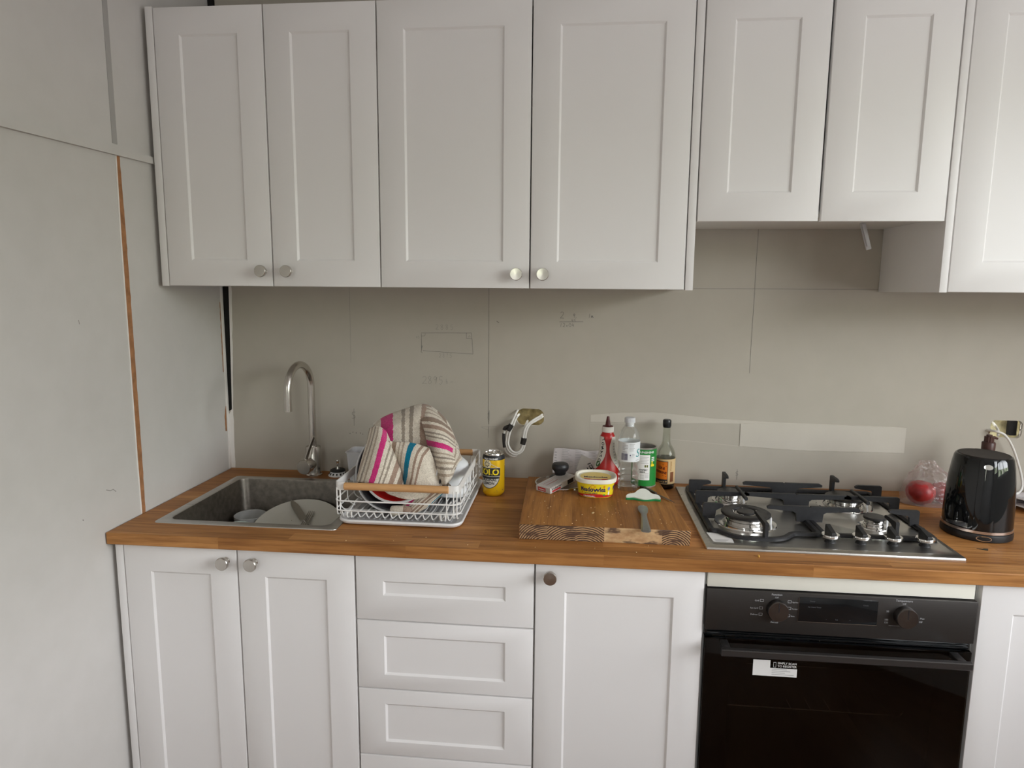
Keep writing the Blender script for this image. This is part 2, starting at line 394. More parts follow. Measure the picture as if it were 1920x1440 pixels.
DIG = {'0': [[(.5, 1), (.1, .8), (.05, .3), (.4, 0), (.8, .2), (.85, .7), (.5, 1)]], '1': [[(.55, 1), (.35, 0)]],
       '2': [[(.1, .8), (.4, 1), (.8, .85), (.7, .5), (.05, .02), (.5, .06), (.95, 0)]], '4': [[(.35, 1), (.1, .45), (.8, .5)], [(.7, .8), (.6, 0)]],
       '5': [[(.85, 1), (.3, .97), (.2, .55), (.7, .55), (.75, .2), (.45, 0), (.1, .1)]],
       '6': [[(.7, 1), (.25, .6), (.1, .2), (.4, 0), (.75, .2), (.6, .45), (.2, .35)]],
       '7': [[(.1, .95), (.85, 1), (.45, .5), (.35, 0)]], '8': [[(.75, .85), (.4, 1), (.15, .78), (.5, .55), (.8, .25), (.45, 0), (.12, .22), (.5, .55), (.75, .85)]],
       '9': [[(.8, .8), (.45, 1), (.15, .75), (.4, .5), (.75, .75), (.8, .9), (.6, 0)]], 'h': [[(.2, 1), (.15, 0)], [(.17, .4), (.5, .5), (.55, 0)]],
       'x': [[(.1, .5), (.7, 0)], [(.7, .5), (.1, 0)]], ',': [[(.4, .1), (.2, -.2)]], '.': [[(.3, .05), (.4, .0)]], '-': [[(0, .35), (1.1, .4)]],
       'm': [[(0, 0), (.1, .55), (.35, .1), (.5, .55), (.7, .05), (.9, .2)]], '$': [[(.75, .85), (.3, .8), (.2, .6), (.65, .45), (.6, .25), (.1, .2)], [(.5, 1.2), (.45, -.5)]], '/': [[(.7, 1), (.2, 0)]]}
def handwrite(b, fn, s, x, y, h, w, step=.75):
    for ch in s:
        for st in DIG.get(ch, []):
            pts = [(x + p[0] * h * .62 + (rnd.random() - .5) * h * .05, y + p[1] * h + (rnd.random() - .5) * h * .05) for p in st]
            stroke(b, fn, [(p.x, p.y) for p in spline([(q[0], q[1], 0) for q in pts], 4)] if len(pts) > 2 else pts, w)
        x += h * step

# ================================================================ THE ROOM
def struct(b, name, mat, parent=None, **k):
    o = b.obj(name, mat, parent, **k); o['kind'] = 'structure'; return o
b = B(); b.box(-.1, XR, YF, .1, -.05, 0); struct(b, 'floor', FLOORM)
b = B(); b.box(-.1, XR + .1, YF - .1, .1, ZC, ZC + .05); struct(b, 'ceiling', CEIL)
# back wall board, with two ragged cut-outs for power points and a gap at the corner
def ragged(x0, x1, z0, z1, r, amp=.0012):
    return [(p[0] + (rnd.random() - .5) * amp, p[1] + (rnd.random() - .5) * amp) for p in rrect(x0, x1, z0, z1, r, 7)]
H1 = ragged(.9765, 1.0635, 1.0735, 1.1295, .021); H2 = ragged(2.4155, 2.5060, 1.0765, 1.1310, .014)
outline = [(0.0, 0), (XR, 0), (XR, ZC), (.026, ZC), (.0235, 1.51), (.0215, 1.42), (.0225, 1.405), (.019, 1.28), (.0185, 1.20), (.0165, 1.19), (.0135, 1.10), (.0, 1.095)]
b = B(); b.prism(outline, 0, -.013, holes=[H1, H2], mat=Matrix(((1, 0, 0, 0), (0, 0, -1, 0), (0, 1, 0, 0), (0, 0, 0, 1))))
wall_back = struct(b, 'wall_back', WALLB)
for nm, (x0, x1, z0, z1), mt in (('cavity_insulation', (.93, 1.11, 1.03, 1.17), INSUL), ('cavity_insulation', (2.37, 2.55, 1.03, 1.17), PALEINS)):
    b = B()
    b.grid(lambda u, v: Vector((x0 + (x1 - x0) * u, .034 + .012 * mnoise.noise(Vector((u * 6, v * 5, x0 * 9))), z0 + (z1 - z0) * v)), 24, 20)
    b.box(x0, x1, .05, .06, z0, z1)
    b.obj(nm, mt, wall_back)
b = B(); b.box(-.06, .05, .03, .05, .88, ZC); b.box(.0005, .0215, .0035, .0125, 1.094, ZC - .001); b.obj('gap_shade_backing', GAPSHADE, wall_back)  # black strip added close behind the corner gap to paint its shade
# electrical bracket in the right-hand cut-out, with a black block painting the hollow's shade
b = B(); b.box(2.478, 2.500, .012, .03, 1.082, 1.128, .003); b.obj('hollow_shade', GAPSHADE, wall_back)
b = B(); b.tube(fillet([(2.4135, -.002, 1.104), (2.4135, -.004, 1.098), (2.4135, .01, 1.080)], .004), .0022); b.tube([(2.5015, .0, 1.083), (2.5015, -.001, 1.122)], .002); b.lathe([(.003, 0), (.003, .004)], (2.5015, -.005, 1.103), 10, RX(-90)); b.obj('metal_bracket', NICKEL, wall_back)
wb = flat((0, 0, 0), (1, 0, 0), (0, 0, 1), .0004)
# sheet joints and ruled pencil lines
b = B()
def wob(x0, z0, x1, z1, n=14, a=.0006): return [(x0 + (x1 - x0) * i / n + (rnd.random() - .5) * a, z0 + (z1 - z0) * i / n + (rnd.random() - .5) * a) for i in range(n + 1)]
stroke(b, wb, wob(.8845, 1.55, .8842, 1.075), .0011)
stroke(b, wb, wob(1.699, 1.70, 1.6975, 1.2583), .0011)
stroke(b, wb, wob(1.5157, 1.5167, 2.0698, 1.5182), .0011)
for k in range(3): stroke(b, wb, wob(.8825 + k * .0022, 1.112 + k * .004, .883 + k * .002, 1.088 - k * .006, 6, .002), .0008)
b.obj('sheet_joint', PENCIL, wall_back)
b = B(); stroke(b, wb, wob(.4309, 1.5175, .4298, 1.2674), .001); stroke(b, wb, wob(.860, 1.065, .912, 1.068), .0008); stroke(b, wb, wob(.862, 1.064, .885, 1.055), .0008); stroke(b, wb, wob(.885, 1.066, .885, 1.03), .0014)
b.obj('pencil_line', PENCILF, wall_back)
# plan of the worktop, sums
b = B(); w = .0011
for s_ in (wob(.6653, 1.3685, .8283, 1.3705, 10), wob(.8283, 1.3705, .8335, 1.3026, 6), wob(.8335, 1.3026, .6700, 1.311, 10), wob(.6653, 1.366, .666, 1.318, 5)): stroke(b, wb, s_, w)
for s_ in ([(.812, 1.37), (.8115, 1.353), (.8295, 1.352)], [(.666, 1.358), (.677, 1.359), (.678, 1.366)], [(.665, 1.325), (.668, 1.327), (.664, 1.306), (.669, 1.304)]): stroke(b, wb, s_, w)
stroke(b, wb, [(.819, 1.357), (.822, 1.363), (.825, 1.357)], .0008)
b.obj('pencil_plan', PENCIL, wall_back)
b = B()
handwrite(b, wb, '2885', .712, 1.380, .016, .0009, 1.0); handwrite(b, wb, '2875', .722, 1.290, .013, .0008, .9); handwrite(b, wb, '2895', .6665, 1.203, .025, .0010, .72); handwrite(b, wb, 'h-', .744, 1.205, .016, .0009, .9)
handwrite(b, wb, '45', .648, 1.350, .008, .0008, .8)
b.obj('faint_figures', PENCILF, wall_back)
b = B()
handwrite(b, wb, '2', 1.110, 1.421, .020, .0012); handwrite(b, wb, '9,', 1.150, 1.423, .012, .0011, .6); handwrite(b, wb, '45', 1.146, 1.4095, .009, .0010, .8); stroke(b, wb, wob(1.108, 1.409, 1.182, 1.411), .0012)
handwrite(b, wb, '12x04', 1.110, 1.394, .011, .0010, .85); handwrite(b, wb, '1m', 1.198, 1.423, .013, .0011, .7)
b.obj('pencil_sum', PENCIL, wall_back)
b = B()
handwrite(b, wb, '$', .4255, 1.075, .034, .0010); handwrite(b, wb, '$', 1.672, .928, .020, .0010)
for i, (px, pz) in enumerate(((.4205, 1.031), (.4305, 1.035), (.442, 1.033), (.456, 1.033), (.464, 1.030))): ellipse(b, wb, px, pz, .0016, .0016, 8)
stroke(b, wb, [(1.272, 1.123), (1.271, 1.106)], .0013); stroke(b, wb, [(.909, 1.409), (.9165, 1.404)], .0018)
b.obj('pencil_tick', PENCIL, wall_back)
# patches where old fittings were filled
def ragpatch(b, top, bot, lift=.0012, n=40):
    f = lambda L, t: (lambda s, k: L[k][1] + (L[k + 1][1] - L[k][1]) * (s - L[k][0]) / (L[k + 1][0] - L[k][0]))(t, max(i for i in range(len(L) - 1) if L[i][0] <= t + 1e-9))
    x0, x1 = top[0][0], top[-1][0]
    V = []
    for i in range(n + 1):
        xx = x0 + (x1 - x0) * i / n; q = (.0012 * mnoise.noise(Vector((xx * 60, 1, 2))), .0012 * mnoise.noise(Vector((xx * 60, 7, 2))))
        V.append((xx, f(bot, xx) + q[0], f(top, xx) + q[1]))
    b.loops([[(a, 0.0005, z0), (a, -lift, z0 + .0008), (a, -lift, z1 - .0008), (a, .0005, z1)] for a, z0, z1 in V], False)
b = B(); ragpatch(b, [(1.213, 1.115), (1.30, 1.124), (1.42, 1.128), (1.60, 1.113), (1.80, 1.106), (2.00, 1.105), (2.1735, 1.1005)], [(1.213, 1.092), (1.60, 1.097), (1.75, 1.101), (1.80, 1.101), (2.00, 1.1035), (2.1735, 1.098)], .0008)
b.obj('plaster_patch', PLASTER, wall_back)
b = B(); ragpatch(b, [(1.68, 1.100), (1.80, 1.103), (2.00, 1.104), (2.1735, 1.1002)], [(1.68, 1.0265), (1.86, 1.0185), (2.1805 - .007, 1.020)], .0016)
b.obj('plaster_patch', PLASTER, wall_back)
b = B(); ragpatch(b, [(.50, 1.068), (.53, 1.090), (.57, 1.097), (.62, 1.094), (.66, 1.070)], [(.50, 1.03), (.66, 1.03)], .0010, 24); b.obj('plaster_patch', PLASTER, wall_back)
b = B()
stroke(b, wb, wob(1.2129, 1.0883, 1.2129, 1.045, 8), .0010); stroke(b, wb, wob(1.2129, 1.0883, 1.68, 1.100, 20), .0012); stroke(b, wb, wob(1.47, 1.043, 1.69, 1.0262, 20), .0012)
b.obj('scored_edge', PLASTER, wall_back)
# torn paper beside the corner gap
def torn(b, pts_l, pts_r, yf, swap=False):
    n = 30
    def ip(L, z):
        for (a, za), (c, zc) in zip(L, L[1:]):
            if min(za, zc) - 1e-6 <= z <= max(za, zc) + 1e-6: return a + (c - a) * (z - za) / (zc - za)
        return L[-1][0]
    z0, z1 = pts_l[0][1], pts_l[-1][1]; ls = []
    for i in range(n + 1):
        z = z0 + (z1 - z0) * i / n; l = ip(pts_l, z); r = ip(pts_r, z) + .0025 * mnoise.noise(Vector((z * 70, 3, 1)))
        ls.append([yf(l, z, 0), yf(l, z, 1), yf(r, z, 1), yf(r, z, 0)])
    b.loops(ls, False)
b = B(); torn(b, [(.002, .9), (.0025, 1.09), (.0145, 1.10), (.0245, 1.512)], [(.0155, .9), (.018, 1.1), (.027, 1.3), (.034, 1.512)], lambda a, z, k: Vector((a, -.0014 * k + .0003, z)))
b.obj('torn_paper', PAPERW, wall_back)

# left wall: sheets with a bare joint, a cover batten and scars
b = B(); b.box(-.1, 0, YF, .05, 0, ZC); wall_left = struct(b, 'wall_left', WALLL)
b = B()
n = 60; ls = []
for i in range(n + 1):
    z = .898 + (1.842 - .898) * i / n
    wgt = .006 + .0035 * min(1, (1.842 - z) / .2) - .0022 * max(0, (1.05 - z) / .15); j = .0018 * mnoise.noise(Vector((z * 55, 0, 0)))
    c_ = -.4655
    ls.append([(.0002, c_ - wgt - .001, z), (.0012, c_ - wgt, z), (.0012, c_ + wgt + j, z), (.0002, c_ + wgt + j, z)])
b.loops(ls, False); b.obj('bare_joint', BROWNB, wall_left, label='bare brown strip of hardboard where a cover batten is missing')
b = B(); ls = []
for i in range(n + 1):
    z = .90 + (1.842 - .90) * i / n
    wgt = .006 + .0035 * min(1, (1.842 - z) / .2) - .0022 * max(0, (1.05 - z) / .15)
    a_ = .0012 * mnoise.noise(Vector((z * 60, 5, 0)))
    ls.append([(.0002, -.4655 - wgt - .0036 + a_, z), (.0020, -.4655 - wgt - .0032 + a_, z), (.0020, -.4655 - wgt, z), (.0002, -.4655 - wgt, z)])
b.loops(ls, False); b.obj('torn_paper', PAPERW, wall_left)
b = B(); b.box(-.001, .0012, -.482, -.464, 1.862, ZC - .001); b.obj('joint_strip', JOINT, wall_left, label='grey unpainted upright joint above the batten')
b = B(); b.prism([(-.2, 1.8585), (-3.9, 1.752), (-3.9, 1.734), (-.324, 1.838), (-.324, 1.856)][1:], 0, .010, mat=Matrix(((0, 0, 1, 0), (1, 0, 0, 0), (0, 1, 0, 0), (0, 0, 0, 1))))
struct(b, 'trim_left', WALLL)
b = B()
torn(b, [(-.0045, 1.031), (-.004, 1.06), (-.003, 1.09), (-.001, 1.115)], [(-.011, 1.031), (-.0125, 1.06), (-.011, 1.09), (-.003, 1.115)], lambda a, z, k: Vector((.0012 * k + .0002, a - .012, z)))
torn(b, [(-.0175, 1.23), (-.0165, 1.33), (-.0165, 1.46)], [(-.020, 1.23), (-.0195, 1.33), (-.0178, 1.46)], lambda a, z, k: Vector((.0010 * k + .0002, a, z)))
b.obj('bare_scar', BROWNB, wall_left)
b = B(); b.box(0, .0035, -.0145, -.0005, .9, 1.512, .0006); struct(b, 'trim_1', PAPERW)
wl = lambda a, c: Vector((.0004, a, c))
b = B(); stroke(b, wl, [(-.60, 1.005), (-.585, .998), (-.575, .999), (-.565, .990)], .002); stroke(b, wl, [(-.685, .958), (-.682, .954)], .003); stroke(b, wl, [(-.645, 1.43), (-.643, 1.42)], .002)
b.obj('scuff_mark', PENCILF, wall_left)
# right wall and the wall behind the camera, each with its opening
def wall_with_hole(name, poly, hole, mat, t0, t1):
    b = B(); b.prism(poly, t0, t1, holes=[hole], mat=mat); return struct(b, name, WALLO)
MX = Matrix(((0, 0, 1, 0), (1, 0, 0, 0), (0, 1, 0, 0), (0, 0, 0, 1))); MY = Matrix(((1, 0, 0, 0), (0, 0, 1, 0), (0, 1, 0, 0), (0, 0, 0, 1)))
wall_with_hole('wall_right', [(YF, 0), (0, 0), (0, ZC), (YF, ZC)], [(SIDE[0], SIDE[2]), (SIDE[1], SIDE[2]), (SIDE[1], SIDE[3]), (SIDE[0], SIDE[3])], MX, XR, XR + .1)
wall_with_hole('wall_front', [(-.1, 0), (XR + .1, 0), (XR + .1, ZC), (-.1, ZC)], [(WIN[0], WIN[2]), (WIN[1], WIN[2]), (WIN[1], WIN[3]), (WIN[0], WIN[3])], MY, YF - .1, YF)
b = B(); x0, x1, z0, z1 = WIN
for a in (x0, x1 - .04): b.box(a, a + .04, YF - .07, YF - .03, z0, z1, .003)
for a in (z0, z1 - .04): b.box(x0 + .04, x1 - .04, YF - .07, YF - .03, a, a + .04, .003)
struct(b, 'window_2', WHITEP)
b = B(); y0, y1, z0, z1 = SIDE
for a in (y0, y0 * .67 + y1 * .33, y0 * .33 + y1 * .67, y1 - .05): b.box(XR + .03, XR + .07, a, a + .05, z0, z1, .003)
for a in (z0, z1 - .05): b.box(XR + .03, XR + .07, y0 + .05, y1 - .05, a, a + .05, .003)
struct(b, 'window_1', WHITEP)

# ================================================================ CABINETS
H, TH, YW = .9, .0303, -.6167
YB, YU = -.6016, -.3403
def shaker(x0, x1, z0, z1, yf, t=.018, st=.070, rec=.0045, stz=None):
    """routed shaker front facing -y, softened outer edge, sloped step to the sunk panel"""
    b = B(); stz = stz or st
    def loop(i, y, iz=None):
        iz = i if iz is None else iz
        return [(x0 + i, y, z0 + iz), (x1 - i, y, z0 + iz), (x1 - i, y, z1 - iz), (x0 + i, y, z1 - iz)]
    e = [(0, yf + t), (0, yf + .0028), (.0008, yf + .0009), (.0028, yf)]
    L = [loop(a, y) for a, y in e]
    L += [loop(st - .0008, yf, stz - .0008), loop(st, yf + .0006, stz), loop(st + .0042, yf + rec, stz + .0042)]
    b.loops(L, True, True, True); return b
def knob(x, z, yf, parent, mat=None):
    b = B()
    b.lathe([(.0095, 0), (.0095, .0015), (.0062, .004), (.0058, .012), (.0085, .0145), (.0155, .0158), (.0162, .018), (.0162, .0245), (.0150, .0262), (.006, .0266), (.0004, .0268)], (x, yf, z), 32, RX(90))
    return b.obj('knob', NICKEL, parent, label='round satin metal knob')
def carcass(x0, x1, y0, y1, z0, z1, parent, mat=None):
    b = B(); t = .016
    b.box(x0, x0 + t, y0, y1, z0, z1); b.box(x1 - t, x1, y0, y1, z0, z1)
    b.box(x0 + t, x1 - t, y0, y1, z0, z0 + t); b.box(x0 + t, x1 - t, y0, y1, z1 - t, z1); b.box(x0 + t, x1 - t, y1 - .006, y1, z0 + t, z1 - t)
    return b.obj('carcass', mat or C_CARC, parent)
g = .0016
ZBT, ZB0 = H - TH - .0025, .15
def plinth(x0, x1, parent): b = B(); b.box(x0, x1, -.54, -.524, 0, ZB0); b.obj('kickboard', C_WHITE, parent)
CB = (-.5826, -.012, ZB0, H - TH - .001)
# sink cabinet
t = thing('base_cabinet', (.33, -.3, 0), 'white two-door base cabinet under the sink, beside the left wall', 'cabinet')
b = B()
for q in ((.0341, .050), (.618, .6341)): b.box(q[0], q[1], CB[0], CB[1], ZB0, CB[3])
b.box(.05, .618, CB[0], CB[1], ZB0, ZB0 + .016); b.box(.05, .618, CB[0], CB[0] + .018, CB[3] - .06, CB[3]); b.obj('carcass', C_CARC, t)
b = B(); b.box(.0134, .0335, YB + .001, -.01, .0, H - TH - .001, .0008); b.obj('side_panel', C_WHITE, t)
for x0, x1, kx in ((.0341, .3341, .3063), (.3341, .6341, .3785)):
    d = shaker(x0 + g, x1 - g, ZB0, ZBT, YB).obj('door', C_WHITE, t); knob(kx, .8353, YB, d)
plinth(.0341, .6341, t)
# drawers
t = thing('drawer_unit', (.855, -.3, 0), 'white four-drawer base unit with sunk-panel fronts below the dish rack', 'drawers')
carcass(.6341, 1.0758, *CB, t); plinth(.6341, 1.0758, t)
for z0, z1 in ((.7005, ZBT), (.5185, .6975), (.3365, .5155), (.1545, .3335)):
    shaker(.6341 + g + .001, 1.0758 - g - .001, z0, z1, YB, st=.0685, stz=.0655 if z1 > .8 else .0385).obj('drawer', C_WHITE, t)
# one-door cabinet
t = thing('base_cabinet', (1.274, -.3, 0), 'white one-door base cabinet between the drawers and the oven', 'cabinet')
carcass(1.0758, 1.4724, *CB, t); plinth(1.0758, 1.4724, t)
d = shaker(1.0758 + g, 1.4724 - g, ZB0, ZBT, YB).obj('door', C_WHITE, t); knob(1.1121, .8395, YB, d)
# oven housing and the cabinet right of it
t = thing('oven_housing', (1.7724, -.3, 0), 'white cabinet housing with a cream rail above the black oven', 'cabinet')
b = B(); b.box(1.4724, 1.4775, -.5826, CB[1], ZB0, CB[3]); b.box(2.0695, 2.0724, -.5826, CB[1], ZB0, CB[3]); b.box(1.4775, 2.0695, -.58, CB[1], ZB0, .168); b.obj('carcass', C_CARC, t)
b = B(); b.box(1.4780, 2.0640, YB + .002, YB + .018, .8295, H - TH - .001, .0006); b.obj('filler_rail', C_CREAM, t, label='cream filler rail')
plinth(1.4724, 2.0724, t)
t = thing('base_cabinet', (2.3, -.3, 0), 'white base cabinet to the right of the oven, cut off by the photo edge', 'cabinet')
carcass(2.0764, 2.5764, *CB, t); plinth(2.0764, 2.5764, t)
shaker(2.0764 + g, 2.5764 - g, ZB0, ZBT, YB).obj('door', C_WHITE, t)

# wall cabinets
Z0, Z1, CU = 1.512, 2.232, (-.3215, -.002)
t = thing('wall_cabinet', (.335, -.17, Z0), 'white narrow-doored wall cabinet at the left, above the sink', 'cabinet')
carcass(.0359, .6357, *CU, Z0 + .002, Z1 - .002, t)
b = B(); b.box(.0152, .0353, YU + .001, -.002, Z0 - .001, Z1 + .003, .0008); b.obj('end_panel', C_WHITE, t)
for x0, x1, kx in ((.0359, .3359, .3105), (.3359, .6359, .3817)):
    d = shaker(x0 + g, x1 - g, Z0, Z1, YU, st=.0695).obj('door', C_WHITE, t); knob(kx, 1.5525, YU, d)
t = thing('wall_cabinet', (1.046, -.17, Z0), 'white wide-doored wall cabinet in the middle, with two knobs side by side', 'cabinet')
carcass(.6361, 1.4355, *CU, Z0 + .002, Z1 - .002, t)
b = B(); b.box(1.4372, 1.4566, YU + .001, -.002, Z0 - .001, Z1 + .003, .0008); b.obj('end_panel', C_WHITE, t)
for x0, x1, kx in ((.6359, 1.0359, 1.002), (1.0359, 1.4359, 1.0709)):
    d = shaker(x0 + g, x1 - g, Z0, Z1, YU, st=.0695).obj('door', C_WHITE, t); knob(kx, 1.5488, YU, d)
t = thing('wall_cabinet', (1.757, -.17, 1.684), 'white short two-door wall cabinet above the gas hob', 'cabinet')
carcass(1.4586, 2.0556, *CU, 1.694, Z1 - .002, t)
shaker(1.4595, 1.7540, 1.684, Z1, YU - .0015, st=.0700).obj('door', C_WHITE, t)
shaker(1.7622, 2.0545, 1.684, Z1, YU + .0015, st=.0700).obj('door', C_WHITE, t)
t = thing('wall_cabinet', (2.46, -.17, Z0), 'white deep-hanging wall cabinet at the far right, above the kettle', 'cabinet')
carcass(2.0757, 2.86, *CU, Z0 + .002, Z1 - .002, t)
b = B(); b.box(2.0568, 2.0751, YU + .001, -.002, Z0 - .001, Z1 + .003, .0008); b.obj('end_panel', C_WHITE, t)
for x0, x1 in ((2.0757, 2.4675), (2.4675, 2.86)): shaker(x0 + g, x1 - g, Z0, Z1, YU, st=.0735).obj('door', C_WHITE, t)
b = B(); b.box(-.0075, .0075, -.0025, .0025, -.075, 0, .0022, mat=TR(1.9165, -.2, 1.695) @ RY(-17)); b.box(-.0045, .0045, -.006, -.002, -.066, -.004, .0015, mat=TR(1.9165, -.2, 1.695) @ RY(-17))
tag(b.obj('plastic_strip', M('milky_plastic', (.62, .60, .60), rough=.35, trans=.3)), 'milky plastic strip dangling from under the short cabinet above the hob', 'strip')

# ================================================================ WORKTOP, SINK, TAP
b = B(); b.prism([(.0027, YW), (2.88, YW), (2.88, -.0015), (.0042, -.0015)], H - TH, H, holes=[rrect(.0855, .5475, -.523, -.1085, .03)])
wt = b.obj('worktop', OAK); bv = wt.modifiers.new('edge', 'BEVEL'); bv.width = .0018; bv.segments = 2; bv.limit_method = 'ANGLE'; bv.angle_limit = R(60)
tag(wt, 'oak butcher-block worktop running the whole wall', 'worktop')
t = thing('kitchen_sink', (.32, -.315, .70), 'stained stainless steel sink sunk into the oak worktop', 'sink')
b = B()
def rl(x0, x1, y0, y1, r, z): return [(p[0], p[1], z) for p in rrect(x0, x1, y0, y1, r, 7)]
b.loops([rl(.0745, .5645, -.5365, -.0985, .012, H + .0002), rl(.0750, .5640, -.5360, -.0990, .012, H + .0018), rl(.0975, .5385, -.5115, -.1165, .026, H + .0022), rl(.1000, .5360, -.5090, -.1190, .0255, H + .0005)], True)
b.obj('rim', STEEL, t)
b = B()
b.loops([rl(.1000, .5360, -.5090, -.1190, .0255, H + .0005), rl(.1015, .5345, -.5075, -.1205, .025, H - .006), rl(.106, .530, -.503, -.125, .025, .735), rl(.113, .523, -.496, -.132, .03, .712), rl(.135, .50, -.474, -.154, .04, .703), rl(.28, .36, -.35, -.28, .03, .700)], True, False, True)
b.obj('bowl', STEELD, t)
b = B(); b.lathe([(.042, 0), (.042, .003), (.036, .004), (.030, .001), (.004, .001), (.004, .006), (.0001, .007)], (.32, -.315, .7005), 32); b.obj('waste', CHROME, t)

t = thing('kitchen_tap', (.3125, -.05, H), 'brushed gooseneck mixer tap behind the sink', 'tap')
b = B(); b.lathe([(.0270, 0), (.0270, .003), (.0242, .006), (.0238, .010), (.0238, .094), (.0225, .0965), (.0112, .097)], (.3125, -.05, H), 40); b.obj('body', NICKEL, t)
arc = [(.3125, -.05, H + .095), (.3125, -.05, 1.10), (.3125, -.05, 1.197)]
for i in range(1, 25):
    a = math.pi * i / 24; arc.append((.3125 - .012 * (1 - math.cos(a)) / 2, -.125 + .075 * math.cos(a), 1.197 + .075 * math.sin(a)))
arc += [(.3005, -.2, 1.165), (.3005, -.2, 1.139)]
b = B(); b.tube(arc, .0112, 16); b.lathe([(.0116, 0), (.0116, .022)], (.3005, -.2, 1.138), 24); b.obj('spout', NICKEL, t)
ax = RZ(-8) @ RX(90); d = ax @ Vector((0, 0, 1)); c = Vector((.3125, -.05, .9405))
b = B(); b.lathe([(.0190, .015), (.0190, .034), (.0232, .0345), (.0236, .037), (.0236, .062), (.0222, .064), (.0001, .0642)], c, 36, ax); b.obj('valve', NICKEL, t)
b = B(); p0 = c + d * .050 + Vector((0, 0, .018)); b.tube([p0, p0 + Vector((.012, -.004, .03)), p0 + Vector((.034, -.008, .083))], [.0058, .0052, .0048], 14); b.obj('lever', NICKEL, t)

t = thing('sink_strainer', (.392, -.046, H), 'chrome sink basket strainer with a black seal, beside the tap', 'strainer')
b = B(); b.lathe([(.0300, 0), (.0310, .002), (.026, .008), (.0215, .014), (.0001, .0145)], (.392, -.046, H), 36)
b.obj('basket', WHITEP, t)
b = B()
for k in range(14):
    a = R(k * 360 / 14); b.box(-.0022, .0022, -.0012, .0012, -.0035, .0035, mat=TR(.392 + .0262 * math.cos(a), -.046 + .0262 * math.sin(a), H + .0075) @ Matrix.Rotation(a, 4, 'Z') @ RY(-35) @ RZ(90))
b.lathe([(.0215, .0135), (.0245, .015), (.0245, .0185), (.020, .021), (.006, .0215)], (.392, -.046, H), 36)
b.obj('seal', MATB, t)
b = B(); b.lathe([(.006, .021), (.0042, .025), (.0042, .045), (.0055, .047), (.0055, .050), (.0042, .052), (.0001, .053)], (.392, -.046, H), 20); b.obj('post', CHROME, t)

# ---------------------------------------------------------------- washing-up in the sink
CER = M('grey_glaze', (.56, .57, .56), rough=.3, var=.02); CERD = M('cream_glaze', (.66, .65, .59), rough=.28, var=.03)
MINT = M('pale_mint_plastic', (.62, .70, .66), rough=.3, var=.02)
def tumbler(x, y, z0, r0, r1, h, m, label, tw=.0022):
    b = B(); b.lathe([(r0 - .003, 0), (r0, .002), (r1, h - .001), (r1 - tw / 2, h), (r1 - tw, h - .001), (r0 - tw, .005), (.0001, .005)], (x, y, z0), 44)
    return tag(b.obj('tumbler', m), label, 'cup')
tumbler(.1645, -.2000, .7045, .038, .0480, .1055, CER, 'grey tumbler standing at the back of the sink, left of the plate')
tumbler(.1800, -.3160, .7045, .034, .0415, .1110, MINT, 'pale mint cup in the sink, in front of the grey tumbler')
# plate leaning on the back of the bowl
PC = Vector((.3370, -.2550, .7800)); PT = TR(*PC) @ RX(22) @ RY(2)
b = B(); b.lathe([(.075, -.004), (.082, -.001), (.128, .0125), (.1345, .0135), (.1345, .0155), (.128, .0155), (.084, .0035), (.0001, .0025)], (0, 0, 0), 72)
b.bm.transform(PT); pl = b.obj('dinner_plate', CERD); tag(pl, 'used cream dinner plate with crumbs tilted in the sink', 'plate')
b = B()
for k in range(22):
    a, q = rnd.random() * 6.28, rnd.random() * .075; b.lathe([(.0012 + rnd.random() * .0018, .0028), (.0008, .0040), (.0001, .0042)], (q * math.cos(a), q * math.sin(a), 0), 6)
b.bm.transform(PT); o = b.obj('food_speck', M('food_bits', (.16, .09, .04), .8, var=.4), pl); o['kind'] = 'stuff'
def on_plate(x, y, z=.0): return PT @ Vector((x, y, z))
CUT = M('cutlery_steel', (.42, .40, .37), rough=.28, metal=1, var=.05)
def knife_mesh(b, L=.21, blade=.105, w=.019, hw=.013):
    P = []
    for i in range(25):
        s = i / 24; yy = s * L
        if yy < blade: ww = w * math.sin(min(1, yy / .045) * math.pi / 2) ** .7 if yy > 0 else .001; th = .0009
        else:
            q = (yy - blade) / (L - blade); ww = .007 + (hw - .007) * q ** .8; th = .0018 + .0022 * q
        P.append((yy, max(ww, .0012), th))
    b.loops([[(-w_ / 2, y_, 0), (0, y_, -th_), (w_ / 2, y_, 0), (0, y_, th_)] for y_, w_, th_ in P], True, True, True)
def fork_mesh(b, L=.19):
    P = []
    for i in range(20):
        s = i / 19; yy = .075 + s * (L - .075); q = s
        P.append((yy, .006 + .007 * q ** 1.2 if s > .15 else .006 + .013 * (1 - s / .15) ** 2, .0016 + .001 * q, .006 * math.exp(-q * 8)))
    b.loops([[(-w_ / 2, y_, zz), (0, y_, zz - th_), (w_ / 2, y_, zz), (0, y_, zz + th_)] for y_, w_, th_, zz in P], True, True, True)
    b.box(-.0105, .0105, .062, .078, .0050, .0070, .0008)
    for k in range(4):
        xx = -.0087 + k * .0058; b.tube([(xx, .066, .006), (xx, .035, .003), (xx * .96, .012, .0035), (xx * .94, .0, .0055)], [.0017, .0016, .0014, .0009], 8)
b = B(); knife_mesh(b, w=.022); b.bm.transform(PT @ TR(-.062, .121, .0195) @ RZ(-138) @ RX(-4)); tag(b.obj('table_knife', CUT), 'steel table knife lying across the plate in the sink', 'knife')
b = B(); fork_mesh(b); b.bm.transform(PT @ TR(.018, .083, .0075) @ RZ(178) @ RX(-.5)); tag(b.obj('table_fork', CUT), 'steel fork, tines up, on the plate in the sink', 'fork')

